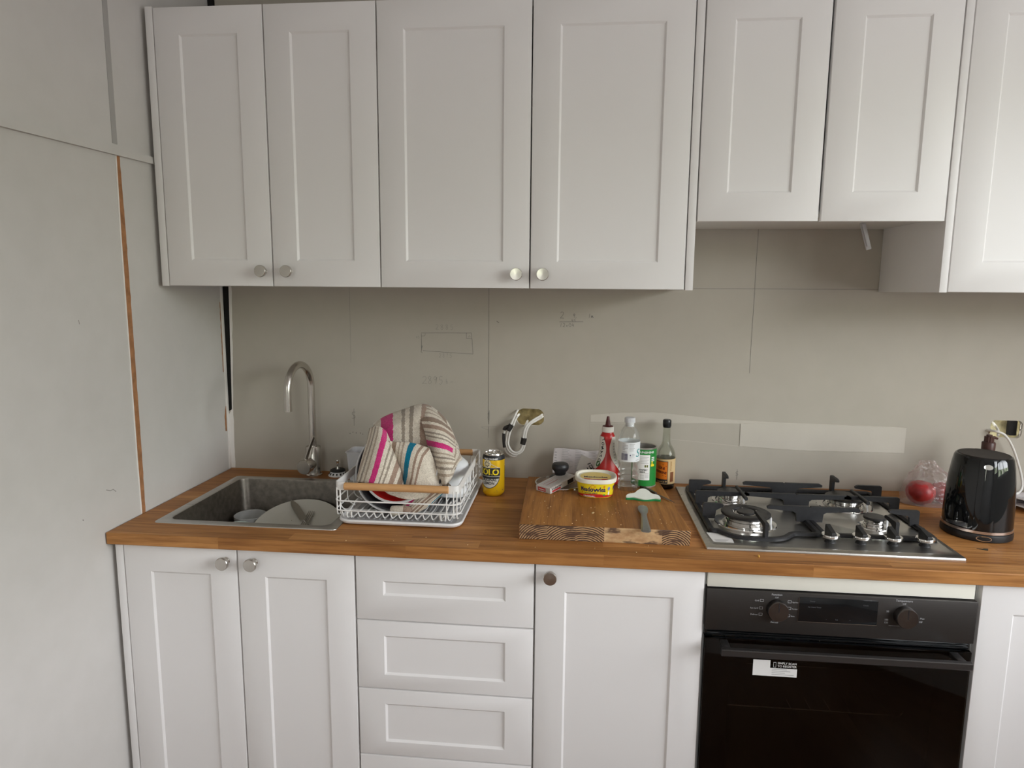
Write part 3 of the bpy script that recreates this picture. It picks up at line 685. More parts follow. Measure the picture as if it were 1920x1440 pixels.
# ================================================================ OVEN
t = thing('oven', (1.7724, -.3, .17), 'black built-in oven with two dials and a bar handle', 'oven')
OX0, OX1 = 1.4762, 2.0682; YO = YB - .006
b = B()
b.box(OX0 + .012, OX0 + .02, YO + .026, -.05, .172, .82); b.box(OX1 - .02, OX1 - .012, YO + .026, -.05, .172, .82); b.box(OX0 + .02, OX1 - .02, YO + .026, -.05, .172, .18); b.box(OX0 + .02, OX1 - .02, YO + .026, -.05, .735, .82); b.box(OX0 + .02, OX1 - .02, -.06, -.05, .18, .735)
b.obj('casing', MATB, t)
b = B(); b.box(OX0, OX1, YO, YO + .026, .7265, .8265, .0012); fascia = b.obj('control_panel', OVENP, t)
b = B(); b.box(1.6822, 1.8560, YO - .0012, YO + .001, .7590, .8182, .0008); disp = b.obj('display', GLOSSB, fascia)
b = B(); b.tube([(1.6822, YO - .0012, .8182), (1.6822, YO - .0012, .7590), (1.8560, YO - .0012, .7590)], .0005, 6); b.obj('display_edge', NICKEL, fascia)
of = flat((0, YO - .0004, 0), (1, 0, 0), (0, 0, 1)); od = flat((0, YO - .0015, 0), (1, 0, 0), (0, 0, 1))
def dial(x, z):
    b = B(); b.lathe([(.0235, 0), (.0235, .014), (.0232, .0165), (.0222, .018), (.0001, .0182)], (x, YO, z), 44, RX(90))
    o = b.obj('dial', M('dark_spun_steel', (.16, .15, .145), rough=.3, metal=1, var=.15, vscale=30), fascia)
    b = B(); b.box(x - .0008, x + .0008, YO - .0188, YO - .016, z, z + .0225); b.obj('dial_pointer', P_BLACK, o)
DLX, DLZ, DRX = 1.6340, .7862, 1.9142
dial(DLX, DLZ); dial(DRX, DLZ - .0005)
PRT = M('faded_print', (.46, .46, .47), .5)
def L(s, x, z, sz=.0058, icon=None, **k):
    b = B(); lettering(b, s, of, sz, x, z, **k)
    for q in (icon or ()): patch(b, of, *q, 1)
    b.obj('dial_lettering', PRT, fascia)
L('Function', DLX - .001, .8188, .0068, bold=.012); L('Off', DLX - .001, .8120); L('Fan', DLX - .003, .7565); L('Forced', DLX - .003, .7515)
for x, z, s, al in ((-.0405, .0165, 'Grill', 'r'), (-.0415, -.002, 'Fan Grill', 'r'), (-.0415, -.0175, 'Defrost', 'r'), (.0345, .0165, 'Rapid Heat', 'l'), (.0345, .0005, 'Fan Assist', 'l'), (.0335, -.0175, 'Bake', 'l')):
    sx = DLX + x + (.0065 if al == 'r' else -.0065)
    L(s, DLX + x, DLZ + z, .0052 if al == 'r' else .0046, [(q[0], q[1], DLZ + z + q[2], DLZ + z + q[3]) for q in ((sx - .004, sx + .004, -.0005, .0005), (sx - .004, sx + .004, .0050, .0058), (sx - .004, sx - .0033, 0, .0055), (sx + .0033, sx + .004, 0, .0055))], align=al, width=None if al == 'r' else (.0125 if len(s) > 4 else .0075))
L('Temperature', DRX - .003, .8188, .0068, bold=.012); L('Off', DRX - .002, .8120)
L('Off', DRX + .0325, .7705, align='l'); L('Max', DRX + .0345, .7790, align='l'); L('50', DRX - .034, .7925, align='r'); L('100', DRX - .034, .7720, align='r'); L('150', DRX - .034, .7655, .0058, [(DRX - .032, DRX - .008, .7600, .7607)], align='r')
DPR = M('dim_print', (.12, .12, .125), .5)
def L2(s, x, z, sz=.0050, **k): b = B(); lettering(b, s, od, sz, x, z, **k); b.obj('display_lettering', DPR, disp)
L2('Timer', 1.706, .8080, align='l'); L2('Clock', 1.835, .8045, align='r'); L2('No Cook Timer', 1.703, .7940, .0045, align='l'); L2('-', 1.745, .7665); L2('Set', 1.768, .7665, .0045); L2('+', 1.797, .7665)
# door: frame, smoked glass, inner cavity with racks
DT, DB = .7050, .1900
b = B(); b.box(OX0 + .002, OX1 - .002, YO + .012, YO + .024, .7070, .7235, .001); b.box(OX0 + .006, OX1 - .006, YO + .006, YO + .012, .7120, .7145, .0004); b.box(OX0 + .006, OX1 - .006, YO + .006, YO + .012, .7185, .7200, .0004); b.obj('vent_strip', GLOSSB, t)
b = B(); b.prism([(OX0 + .001, DB), (OX1 - .001, DB), (OX1 - .001, DT), (OX0 + .001, DT)], 0, .006, holes=[rrect(OX0 + .062, OX1 - .072, DB + .06, DT - .060, .012)], mat=TR(0, YO + .006, 0) @ MY)
b.box(OX0 + .001, OX0 + .02, YO + .006, YO + .026, DB, DT); b.box(OX1 - .02, OX1 - .001, YO + .006, YO + .026, DB, DT)
door = b.obj('door', GLOSSB, t)
b = B(); b.box(OX0 + .001, OX1 - .001, YO, YO + .0055, DB, DT, .0008); b.obj('glass', thin_clear('smoked_glass', (.42, .38, .34), .03), door)
HB = YO - .045
b = B()
b.loops([[(x, HB - .006, .6905), (x, HB - .008, .6925), (x, HB - .008, .7055), (x, HB - .006, .7070), (x, HB + .004, .7070), (x, HB + .004, .6905)] for x in (1.5045, 1.5062, 2.0390, 2.0407)], True, True, True)
for xx in (1.510, 2.018): b.box(xx, xx + .018, HB + .004, YO, .6935, .7050, .002)
b.obj('handle', M('handle_steel', (.075, .07, .068), rough=.34, metal=.7, var=.05), door)
sf = flat((0, YO - .0004, 0), (1, 0, 0), (0, 0, 1)); sg = flat((0, YO - .0007, 0), (1, 0, 0), (0, 0, 1))
b = B(); patch(b, sf, 1.5895, 1.6285, .6195, .6590, 1); patch(b, sf, 1.6285, 1.6895, .6195, .6400, 1); stk = b.obj('sticker', P_WHITE, door, label='white registration sticker')
b = B(); lettering(b, 'SIMPLY SCAN', sg, .0072, 1.6450, .6505, align='l', bold=.012); lettering(b, 'TO REGISTER', sg, .0072, 1.6450, .6430, align='l', bold=.012)
for q in ((1.6355, 1.6362, .6425, .6550), (1.6410, 1.6417, .6425, .6550), (1.6355, 1.6417, .6425, .6432), (1.6355, 1.6417, .6540, .6550)): patch(b, sg, *q, 1)
b.obj('sticker_lettering', P_WHITE, stk)
b = B()
for k, ln in enumerate((.034, .042, .030, .050)): patch(b, sg, 1.6325, 1.6325 + ln, .6365 - k * .0043, .6378 - k * .0043, 1)
b.obj('sticker_small_print', P_GREY, stk)
b = B()
for zz, yy in ((.595, -.50), (.470, -.50)):
    pts = [(OX0 + .075, yy, zz + .012), (OX0 + .080, yy, zz), (OX1 - .085, yy, zz), (OX1 - .080, yy, zz + .012)]
    b.tube(fillet(pts, .006), .0016, 8)
    for k in range(9): b.tube([(OX0 + .10 + k * .048, yy, zz), (OX0 + .10 + k * .048, -.15, zz)], .0012, 6)
    b.tube([(OX0 + .08, -.15, zz), (OX1 - .085, -.15, zz)], .0016, 8)
b.obj('wire_rack', CHROME, t)
b = B(); b.grid(lambda u, v: Vector((1.60 + .19 * u, -.52 + .26 * v, .5985 + .006 * mnoise.noise(Vector((u * 5, v * 5, 2))) + .004)), 20, 20); b.box(1.60, 1.79, -.52, -.26, .5968, .6000)
tag(b.obj('instruction_booklet', M('booklet_paper', (.55, .55, .58), .4, var=.06)), 'pale instruction booklet lying on the rack inside the oven', 'booklet')

# ================================================================ HOB
t = thing('gas_hob', (1.7735, -.305, H), 'stainless four-burner gas hob with black cast-iron pan supports', 'hob')
b = B()
def hl(i, z): return [(p[0], p[1], z) for p in rrect(1.4797 + i, 2.0671 - i, -.5530 + i, -.0560 - i, .004 + i * .5, 4)]
b.loops([hl(0, H + .0002), hl(0, H + .0035), hl(.0012, H + .0055), hl(.013, H + .0085), hl(.016, H + .0085), hl(.020, H + .0070)], True, True, True)
b.obj('hotplate', STEEL, t)
b = B(); sk = flat((0, 0, H + .0074), (1, 0, 0), (0, 1, 0)); p_ = [(1.4985, -.457), (1.5555, -.4575), (1.5520, -.5205), (1.5040, -.5195)]
b.face([b.v(sk(*q)) for q in p_]); stk = b.obj('sticker', P_WHITE, t, label='white paper sticker on the front left corner')
b = B(); sk2 = flat((0, 0, H + .0077), (1, 0, 0), (0, 1, 0))
for k in range(4): patch(b, sk2, 1.508 + k * .001, 1.544 - k * .003, -.5035 - k * .004, -.5022 - k * .004, 1)
b.obj('sticker_small_print', P_GREY, stk)
def burner(x, y, r, big=False):
    ZP = H + .007
    e = bpy.data.objects.new('burner', None); COL.objects.link(e); e.parent = t; e.location = Vector((x, y, ZP)) - t.location; e.empty_display_size = .02
    b = B(); b.lathe([(r * 1.45, 0), (r * 1.42, .0022), (r * 1.12, .001), (r * 1.0, -.001)], (x, y, ZP), 48, None, False, False)
    b.lathe([(r * .96, 0), (r * .96, .010), (r * .90, .0115), (r * .90, .0150), (r * .95, .0165), (r * .95, .0215), (r * .80, .0225)], (x, y, ZP), 48, None, False, True)
    b.obj('burner_ring', CHROME, e)
    if big:
        b = B(); b.lathe([(.0615, .0225), (.0625, .0235), (.0625, .0275), (.0600, .0292), (.0370, .0300), (.0345, .0285), (.0335, .0235)], (x, y, ZP), 56, None, False, False); b.obj('burner_crown', CAPB, e)
        b = B(); b.lathe([(.0330, .012), (.0330, .0235), (.0285, .0240), (.0260, .0210), (.0240, .0210), (.0240, .0265)], (x, y, ZP), 44, None, False, True)
        for k in range(5): a = R(72 * k + 20); b.lathe([(.0024, .021), (.0024, .029), (.0001, .0295)], (x + .0315 * math.cos(a), y + .0315 * math.sin(a), ZP), 10)
        b.obj('inner_ring', CHROME, e)
        b = B(); b.lathe([(.0232, .0262), (.0232, .0295), (.0215, .0312), (.0001, .0318)], (x, y, ZP), 40); b.obj('burner_cap', CAPB, e)
    else:
        b = B(); b.lathe([(r * .99, .0222), (r * 1.01, .0232), (r * 1.01, .0265), (r * .95, .0282), (.0001, .0290)], (x, y, ZP), 44); b.obj('burner_cap', CAPB, e)
    b = B(); b.lathe([(.0028, 0), (.0028, .017), (.0018, .020), (.0001, .0203)], (x + r * 1.12, y - r * .25, ZP), 10); b.obj('igniter', WHITEP, e)
burner(1.6155, -.1800, .0345); burner(1.6155, -.3665, .0545, True); burner(1.9330, -.1900, .0510); burner(1.9420, -.3600, .0265)
ZG = .9535
def bar(b, pts, w=.0085, h=.011, bev=.0022):
    """square cast bar along a polyline lying in an upright plane; top face follows the points"""
    P = [Vector(p) for p in pts]; m = len(P); ls = []
    d0 = (P[-1] - P[0]); d0.z = 0
    if d0.length < 1e-5: d0 = Vector((1, 0, 0))
    side = Vector((-d0.y, d0.x, 0)).normalized()
    for i in range(m):
        tg = (P[min(i + 1, m - 1)] - P[max(i - 1, 0)]).normalized(); up = side.cross(tg) * -1
        if up.z < -1e-6: up = -up
        c = P[i]; q = bev
        ls.append([c + side * sx * w / 2 + up * uz * h / 2 for sx, uz in ((-1, -.6), (-.6, -1), (.6, -1), (1, -.6), (1, .6), (.6, 1), (-.6, 1), (-1, .6))])
    b.loops(ls, True, True, True)
def pan_support(x0, x1, fb, cb, hx):
    """fb: front bulge of the frame (centre, half width, reach); cb: back burner centre x; hx: hook position"""
    b = B(); zl = H + .0125; y0, y1 = -.4530, -.0790
    fr = [(x0, y1), (x1, y1), (x1, y0)]
    if fb: fr += [(fb[0] + fb[1] + .028, y0), (fb[0] + fb[1], y0 - fb[2] * .75), (fb[0] + fb[1] * .6, y0 - fb[2]), (fb[0] - fb[1] * .6, y0 - fb[2]), (fb[0] - fb[1], y0 - fb[2] * .75), (fb[0] - fb[1] - .028, y0)]
    fr += [(x0, y0)]
    P = fillet([fr[-1] and ((fr[-1][0] + fr[0][0]) / 2, (fr[-1][1] + fr[0][1]) / 2, zl)] + [(a, c, zl) for a, c in fr] + [((fr[-1][0] + fr[0][0]) / 2, (fr[-1][1] + fr[0][1]) / 2, zl)], .014, 4)[:-1]
    n = len(P); ls = []
    for i in range(n):
        tg = (P[(i + 1) % n] - P[i - 1]).normalized(); sd = Vector((-tg.y, tg.x, 0)); up = Vector((0, 0, 1))
        ls.append([P[i] + sd * a * .0075 + up * c * .0048 for a, c in ((-1, -.7), (1, -.7), (1, .4), (.6, 1), (-.6, 1), (-1, .4))])
    ls.append(ls[0]); b.loops(ls, True); b.obj
    return b
def ell(b, xp, xe, y, zb=H + .012, web=.0265):
    """post at xp rising from the frame, finger reaching in to xe"""
    s = 1 if xe > xp else -1
    bw = .0125
    pts = [(xp - s * .006, zb), (xp - s * .006, ZG - .003), (xp - s * .003, ZG), (xe - s * .008, ZG), (xe, ZG - .004), (xe - s * .001, ZG - .0095), (xp + s * (web + .009), ZG - .0150), (xp + s * (web + .002), ZG - .0195), (xp + s * web, zb)]
    b.prism(pts, -.0042, .0042, mat=TR(0, y, 0) @ MY)
def ell_y(b, yp, ye, x, zb=H + .012, zt=None):
    s = 1 if ye > yp else -1; zt = zt or ZG
    pts = [(yp - s * .006, zb), (yp - s * .006, zt - .003), (yp - s * .003, zt), (ye - s * .008, zt), (ye, zt - .004), (ye - s * .001, zt - .0085), (yp + s * .022, zt - .0125), (yp + s * .0145, zt - .0165), (yp + s * .0125, zb)]
    b.prism(pts, -.0042, .0042, mat=TR(x, 0, 0) @ MX)
for (x0, x1, fb, cx, cf, rgap, name) in ((1.5120, 1.7745, (1.618, .062, .046), 1.6155, 1.6155, .058, 'l'), (1.7865, 2.0470, None, 1.9330, 1.9420, .060, 'r')):
    b = pan_support(x0, x1, fb, cx, cx)
    for yy, gp, c_ in ((-.1400, .046, cx), (-.3560, .056 if fb else .036, cf)):
        ell(b, x0, c_ - gp, yy); ell(b, x1, c_ + gp, yy, web=.0265 if fb else .0160)
    yy = -.2480; ell(b, x0, (x0 + x1) / 2 + .01, yy); ell(b, x1, (x0 + x1) / 2 - .01, yy, web=.0265 if fb else .0160)
    ell_y(b, -.0790, -.1250, cx + .004, zt=ZG + .010)
    bar(b, [(cx + .016, -.1930, ZG - .003), (cx + .016, -.2480, ZG - .002), (cx + .016, -.3030, ZG - .003)], .0088, .010)
    if fb: ell_y(b, -.4985, -.4020, cf + .016)
    else: ell_y(b, -.4530, -.3960, cf + .012)
    b.obj('pan_support', IRON, t)
for kx in (1.7880, 1.8600, 1.9340, 2.0070):
    ky = -.4850; ZP = H + .007
    b = B(); b.lathe([(.0130, 0), (.0115, .003), (.0095, .0045), (.0095, .0100), (.0150, .0125)], (kx, ky, ZP), 28, None, True, True); nk = b.obj('knob_skirt', MATB, t)
    b = B(); b.lathe([(.0160, .0122), (.0202, .0130), (.0207, .0142), (.0207, .0192), (.0200, .0204), (.0001, .0206)], (kx, ky, ZP), 44, None, True, True)
    kb = b.obj('control_knob', CHROME, t)
    b = B(); b.loops([[(kx - w_, ky + q0, z0), (kx + w_, ky + q0, z0), (kx + w_, ky - q1, z1), (kx - w_, ky - q1, z1)] for w_, q0, q1, z0, z1 in ((.0062, .0190, .0185, ZP + .0204, ZP + .0204), (.0060, .0190, .0190, ZP + .0370, ZP + .0260), (.0048, .0178, .0178, ZP + .0392, ZP + .0278))], True, False, True)
    b.bm.transform(TR(kx, ky, 0) @ RZ(4) @ TR(-kx, -ky, 0)); b.obj('knob_grip', MATB, kb)

# ================================================================ DISH RACK
t = thing('drip_tray', (.715, -.285, H), 'white drip tray with a ribbed grey floor under the wire dish rack', 'tray')
TX0, TX1, TY0, TY1 = .5515, .8800, -.4975, -.0720
b = B()
def tl(i, z, r=.032): return [(p[0], p[1], z) for p in rrect(TX0 + i, TX1 - i, TY0 + i, TY1 - i, r - i * .5, 8)]
b.loops([tl(.014, H + .0024), tl(.004, H + .0050), tl(.0, H + .0110), tl(.0006, H + .0150), tl(.0022, H + .0158), tl(.0046, H + .0150), tl(.0090, H + .0085), tl(.0100, H + .0080)], True, True, True)
b.obj('tray_body', WHITEP, t)
b = B()
b.prism(rrect(TX0 + .020, TX1 - .020, TY0 + .020, TY1 - .020, .018), H + .0080, H + .0088)
for k in range(19):
    x = TX0 + .034 + k * .0145; b.box(x - .0030, x + .0030, TY0 + .030, TY1 - .030, H + .0088, H + .0120, .0010, 1)
b.obj('ribbed_floor', GREYP, t)
t = thing('dish_rack', (.709, -.285, H + .016), 'white wire dish rack with wooden dowel handles, draped with a tea towel', 'dish rack')
RX0, RX1, RY0, RY1, ZT, ZL, ZLL = .5475, .8700, -.4840, -.0880, 1.0015, .9625, .9370
for sx in (0, 1):
    b = B(); xo = RX1 if sx else RX0; s = -1 if sx else 1
    pth = fillet([(xo + s * .026, RY0, 0), (xo, RY0, 0), (xo, RY1, 0), (xo + s * .026, RY1, 0)], .014, 6)
    P = [Vector(p) for p in pth]; ls = []
    for i, p in enumerate(P):
        tg = (P[min(i + 1, len(P) - 1)] - P[max(i - 1, 0)]).normalized(); sd = Vector((-tg.y, tg.x, 0))
        ls.append([p + sd * a * .0013 + Vector((0, 0, ZT + c)) for a, c in ((-1, -.0105), (1, -.0105), (1, .0105), (-1, .0105))])
    b.loops(ls, True, True, True); b.obj('side_band', WIREW, t)
for yy in (RY0, RY1):
    b = B(); b.lathe([(.0080, 0), (.0098, .0012), (.0098, RX1 - RX0 - .0492), (.0080, RX1 - RX0 - .048)], (RX0 + .024, yy, ZT), 24, RY(90)); b.obj('dowel_handle', BAMBOO, t, label='round beech dowel handle')
b = B()
for z, o_ in ((ZL, .0035), (ZLL, .0035)): b.tube([(p[0], p[1], z) for p in rrect(RX0 - o_, RX1 + o_, RY0 - o_, RY1 + o_, .022, 6)], .0021, 8, True)
b.obj('rail_wire', WIREW, t)
ZB = H + .0208
for x in (RX0 + .0035, RX0 + .012, RX1 - .030, RX1 - .012, RX1 - .0035):
    for yy in (RY0, RY1):
        s = 1 if yy == RY0 else -1
        b = B(); b.tube(fillet([(x, yy, ZT - .004), (x, yy, ZB + .004), (x, yy + s * .02, ZB)], .012), .0018, 8); b.obj('upright_wire', WIREW, t)
for k in range(7):
    yy = RY0 + .035 + k * (RY1 - RY0 - .07) / 6
    for x in (RX0, RX1):
        s = 1 if x == RX0 else -1
        b = B(); b.tube(fillet([(x, yy, ZT - .004), (x, yy, ZB + .012), (x + s * .022, yy, ZB)], .014), .0017, 8); b.obj('side_wire', WIREW, t)
for k in range(14):
    x = RX0 + .016 + k * .0214
    pts = [(x, RY0 - .003, ZLL), (x + .004, RY0 + .009, H + .0172), (x + .012, RY0 + .040, ZB + (.001 if .57 < x < .80 else .010)), (x + .014, RY0 + .085, ZB + (.0 if .57 < x < .80 else .020)), (x + .014, RY0 + .13, ZB + .002), (x + .014, RY1 - .09, ZB), (x + .012, RY1 - .045, ZB + .008), (x + .004, RY1 - .009, H + .0172), (x, RY1 + .003, ZLL)]
    b = B(); b.tube(spline(pts, 5), .0017, 8); b.obj('floor_wire', WIREW, t)
for x in (RX0 + .030, RX1 - .045):
    for yy, s in ((RY0, 1), (RY1, -1)):
        b = B(); b.tube(fillet([(x, yy - s * .002, ZLL), (x, yy - s * .002, H + .0185), (x + .006, yy + s * .012, H + .0168), (x + .012, yy - s * .002, H + .0185), (x + .012, yy - s * .002, ZLL)], .006), .0019, 8); b.obj('foot', WIREW, t)
b = B(); 
for yy in (-.42, -.29, -.15): b.tube([(RX0, yy, ZB - .0032), (RX1, yy, ZB - .0032)], .0015, 8)
b.obj('cross_wire', WIREW, t)

# nested bowls propped up under the towel
def bowl_at(c, tilt, r, depth, m, label, th=.003, turn=0):
    b = B(); pr_ = [(.42 * r, -depth), (.50 * r, -depth * .985), (.72 * r, -depth * .80), (.90 * r, -depth * .45), (.985 * r, -depth * .10), (r + .003, -.003), (r + .0035, 0), (r + .001, .0012), (r - th, -.001), (.90 * r - th, -depth * .45 + .002), (.72 * r - th, -depth * .78 + .003), (.48 * r, -depth + th + .003), (.0001, -depth + th + .002)]
    b.lathe(pr_, (0, 0, 0), 56); b.bm.transform(TR(*c) @ RZ(turn) @ RX(tilt))
    return tag(b.obj('mixing_bowl', m), label, 'bowl')
BG = M('bowl_white', (.70, .70, .71), .3); BK = M('bowl_charcoal', (.028, .028, .032), .35); BR_ = M('bowl_red', (.74, .022, .018), .3)
bc = Vector((.694, -.371, 1.0285)); bn = (RZ(-6) @ RX(54)) @ Vector((0, 0, 1))
bowl_at(bc, 54, .129, .060, BG, 'pale grey mixing bowl, outermost of the nest under the tea towel', turn=-6)
bowl_at(bc + bn * .004, 54, .1225, .056, BK, 'charcoal mixing bowl inside the pale one under the tea towel', turn=-6)
rbw = bowl_at(bc + bn * .006, 54, .104, .046, BR_, 'red mixing bowl, innermost of the nest under the tea towel', turn=-6)
b = B(); b.lathe([(.1035, -.0035), (.1078, -.003), (.1085, -.0004), (.1060, .0012), (.1025, .0002)], (0, 0, 0), 64, None, False, False); b.bm.transform(TR(*(bc + bn * .0075)) @ RZ(-6) @ RX(54)); b.obj('rim', WHITEP, rbw, label='white rim of the red bowl')
b = B(); b.lathe([(.0530, 0), (.0555, .002), (.0555, .040), (.0520, .070), (.0430, .092), (.028, .104), (.0001, .106)], (0, 0, 0), 48, None, False, True); b.lathe([(.0515, .001), (.0525, .040), (.048, .070), (.03, .096), (.0001, .100)], (0, 0, 0), 48, None, False, True)
b.bm.transform(TR(.8110, -.2640, H + .026) @ RY(3)); tag(b.obj('cereal_bowl', M('gloss_white', (.80, .81, .82), .15)), 'glossy white bowl upside down at the right of the dish rack', 'bowl')

# ---------------------------------------------------------------- tea towel
TOWEL = {
    'dome': [
        [(0.550, -0.170, 0.917), (0.581, -0.150, 0.912), (0.635, -0.130, 0.908), (0.703, -0.130, 0.911), (0.778, -0.160, 0.922), (0.815, -0.200, 0.935)],
        [(0.545, -0.200, 1.017), (0.581, -0.180, 1.046), (0.646, -0.165, 1.069), (0.712, -0.165, 1.076), (0.791, -0.190, 1.055), (0.825, -0.220, 1.002)],
        [(0.569, -0.260, 1.093), (0.598, -0.245, 1.130), (0.666, -0.235, 1.159), (0.732, -0.235, 1.174), (0.794, -0.255, 1.136), (0.833, -0.280, 1.069)],
        [(0.581, -0.320, 1.079), (0.619, -0.310, 1.114), (0.684, -0.305, 1.146), (0.745, -0.305, 1.160), (0.813, -0.320, 1.122), (0.847, -0.330, 1.059)],
        [(0.583, -0.345, 1.054), (0.626, -0.335, 1.087), (0.689, -0.325, 1.120), (0.746, -0.325, 1.130), (0.821, -0.345, 1.095), (0.858, -0.355, 1.048)],
        [(0.587, -0.370, 1.023), (0.631, -0.355, 1.046), (0.692, -0.340, 1.087), (0.749, -0.340, 1.096), (0.827, -0.370, 1.071), (0.855, -0.380, 1.048)],
        [(0.589, -0.405, 0.991), (0.637, -0.375, 0.988), (0.696, -0.360, 1.009), (0.756, -0.360, 1.015), (0.818, -0.395, 1.016), (0.840, -0.405, 1.028)],
    ],
    'flap': [
        [(0.597, -0.343, 1.125), (0.615, -0.350, 1.132), (0.631, -0.355, 1.132), (0.649, -0.360, 1.123)],
        [(0.598, -0.370, 1.094), (0.624, -0.387, 1.107), (0.649, -0.391, 1.109), (0.669, -0.377, 1.087)],
        [(0.593, -0.390, 1.063), (0.628, -0.413, 1.075), (0.659, -0.415, 1.074), (0.686, -0.390, 1.051)],
        [(0.588, -0.410, 1.029), (0.630, -0.435, 1.038), (0.667, -0.433, 1.035), (0.701, -0.405, 1.023)],
        [(0.585, -0.430, 0.998), (0.630, -0.453, 1.002), (0.672, -0.450, 0.997), (0.712, -0.420, 0.987)],
    ],
    'pocket': [
        [(0.660, -0.380, 1.101), (0.682, -0.375, 1.096), (0.709, -0.375, 1.097), (0.743, -0.380, 1.093), (0.774, -0.385, 1.085)],
        [(0.673, -0.384, 1.073), (0.699, -0.394, 1.076), (0.726, -0.399, 1.075), (0.755, -0.399, 1.070), (0.785, -0.387, 1.059)],
        [(0.684, -0.385, 1.041), (0.713, -0.405, 1.047), (0.741, -0.412, 1.047), (0.769, -0.408, 1.041), (0.794, -0.390, 1.031)],
        [(0.698, -0.395, 1.014), (0.728, -0.420, 1.016), (0.755, -0.425, 1.016), (0.783, -0.420, 1.011), (0.808, -0.397, 1.001)],
        [(0.708, -0.410, 0.983), (0.740, -0.435, 0.989), (0.768, -0.440, 0.990), (0.794, -0.435, 0.988), (0.824, -0.410, 0.985)],
    ],
    'fold': [
        [(0.721, -0.272, 1.168), (0.740, -0.268, 1.177), (0.760, -0.268, 1.170), (0.782, -0.272, 1.154)],
        [(0.738, -0.320, 1.144), (0.768, -0.335, 1.149), (0.796, -0.332, 1.142), (0.818, -0.305, 1.119)],
        [(0.753, -0.340, 1.116), (0.785, -0.365, 1.119), (0.815, -0.363, 1.112), (0.839, -0.330, 1.083)],
        [(0.763, -0.350, 1.079), (0.794, -0.383, 1.084), (0.824, -0.380, 1.078), (0.852, -0.350, 1.052)],
        [(0.781, -0.370, 1.043), (0.809, -0.405, 1.049), (0.833, -0.403, 1.050), (0.849, -0.370, 1.042)],
        [(0.806, -0.395, 0.988), (0.824, -0.425, 0.997), (0.831, -0.423, 1.001), (0.835, -0.395, 1.004)],
    ],
    'hem': [
        [(0.646, -0.420, 0.994), (0.693, -0.430, 0.995), (0.732, -0.435, 0.995), (0.776, -0.430, 0.992)],
        [(0.665, -0.435, 0.975), (0.702, -0.445, 0.975), (0.738, -0.450, 0.973), (0.778, -0.440, 0.969)],
        [(0.682, -0.445, 0.971), (0.710, -0.453, 0.965), (0.737, -0.457, 0.963), (0.756, -0.450, 0.963)],
    ],
    'tail': [
        [(0.736, -0.405, 0.993), (0.772, -0.410, 0.996), (0.803, -0.405, 0.996), (0.826, -0.390, 0.992)],
        [(0.727, -0.420, 0.964), (0.770, -0.435, 0.973), (0.808, -0.430, 0.979), (0.837, -0.405, 0.984)],
        [(0.714, -0.430, 0.940), (0.751, -0.445, 0.949), (0.785, -0.440, 0.958), (0.820, -0.420, 0.973)],
        [(0.689, -0.440, 0.924), (0.720, -0.450, 0.920), (0.759, -0.450, 0.928), (0.794, -0.435, 0.948)],
    ],
}
def bicubic(rows):
    nr, nc = len(rows), len(rows[0])
    G = [[Vector(p) for p in r] for r in rows]
    def cr(p0, p1, p2, p3, t): return .5 * ((2 * p1) + (p2 - p0) * t + (2 * p0 - 5 * p1 + 4 * p2 - p3) * t * t + (3 * p1 - p0 - 3 * p2 + p3) * t ** 3)
    def line(L, u):
        n = len(L) - 1; f = min(u * n, n - 1e-6); i = int(f); t = f - i
        a = L[i - 1] if i > 0 else L[0] * 2 - L[1]; d = L[i + 2] if i + 2 <= n else L[n] * 2 - L[n - 1]
        return cr(a, L[i], L[i + 1], d, t)
    return lambda u, v: line([line(r, u) for r in G], v)
def towel_panel(b, rows, corner_s, nu, nv, amp=.0022, freq=30):
    f = bicubic(rows); (tlc, trc), (blc, brc) = corner_s; seed = rows[0][0][0] * 13
    def fn(u, v):
        p = f(u, v); q = Vector((p.x * freq + seed, p.z * freq, p.y * freq))
        return p + Vector((.3, -1, .2)) * amp * mnoise.noise(q) + Vector((0, -1, 0)) * amp * .35 * mnoise.noise(q * 3.1)
    def uvf(u, v): return ((tlc * (1 - u) + trc * u) * (1 - v) + (blc * (1 - u) + brc * u) * v, v * .2)
    b.grid(fn, nu, nv, uvf)
CR = (.85, .785, .68); BN = (.33, .235, .175); BN2 = (.42, .30, .235); GY = (.40, .345, .285); PK = (.74, .045, .26); BL = (.0, .215, .36); TN = (.53, .44, .35)
st = [(0, CR)]
def band(p, w, c, after=CR): st.append((p, c)); st.append((p + w, after))
for k in range(5): band(.008 + k * .0110, .0048, GY if k % 2 else TN)
band(.0680, .0145, PK)
for k in range(2): band(.0910 + k * .0100, .0042, GY)
band(.1150, .0115, BN2); band(.1335, .0120, BN)
for k in range(2): band(.1535 + k * .0095, .0040, TN)
band(.1765, .0130, BL)
for k in range(2): band(.2000 + k * .013, .006, BN2)
st = [(p / .24, c) for p, c in st][:32]
TOWELM = uv_stripes('terry_stripes', st, .24)
b = B()
towel_panel(b, TOWEL['dome'], ((.038, .172), (.042, .168)), 72, 84, .0025)
towel_panel(b, TOWEL['flap'], ((.018, .079), (.030, .150)), 40, 44)
towel_panel(b, TOWEL['pocket'], ((.120, .215), (.182, .295)), 40, 36)
def tilt_uv(rows, nu, nv, f0, f1):
    f = bicubic(rows); seed = 4.0
    def fn(u, v):
        p = f(u, v); q = Vector((p.x * 30 + seed, p.z * 30, p.y * 30)); return p + Vector((.2, -1, .2)) * .0022 * mnoise.noise(q)
    b.grid(fn, nu, nv, lambda u, v: (f0 + (f1 - f0) * v + .006 * u, u * .1))
tilt_uv(TOWEL['fold'], 30, 48, .168, -.008)
towel_panel(b, TOWEL['hem'], ((.24, .25), (.24, .25)), 24, 16, .0012)
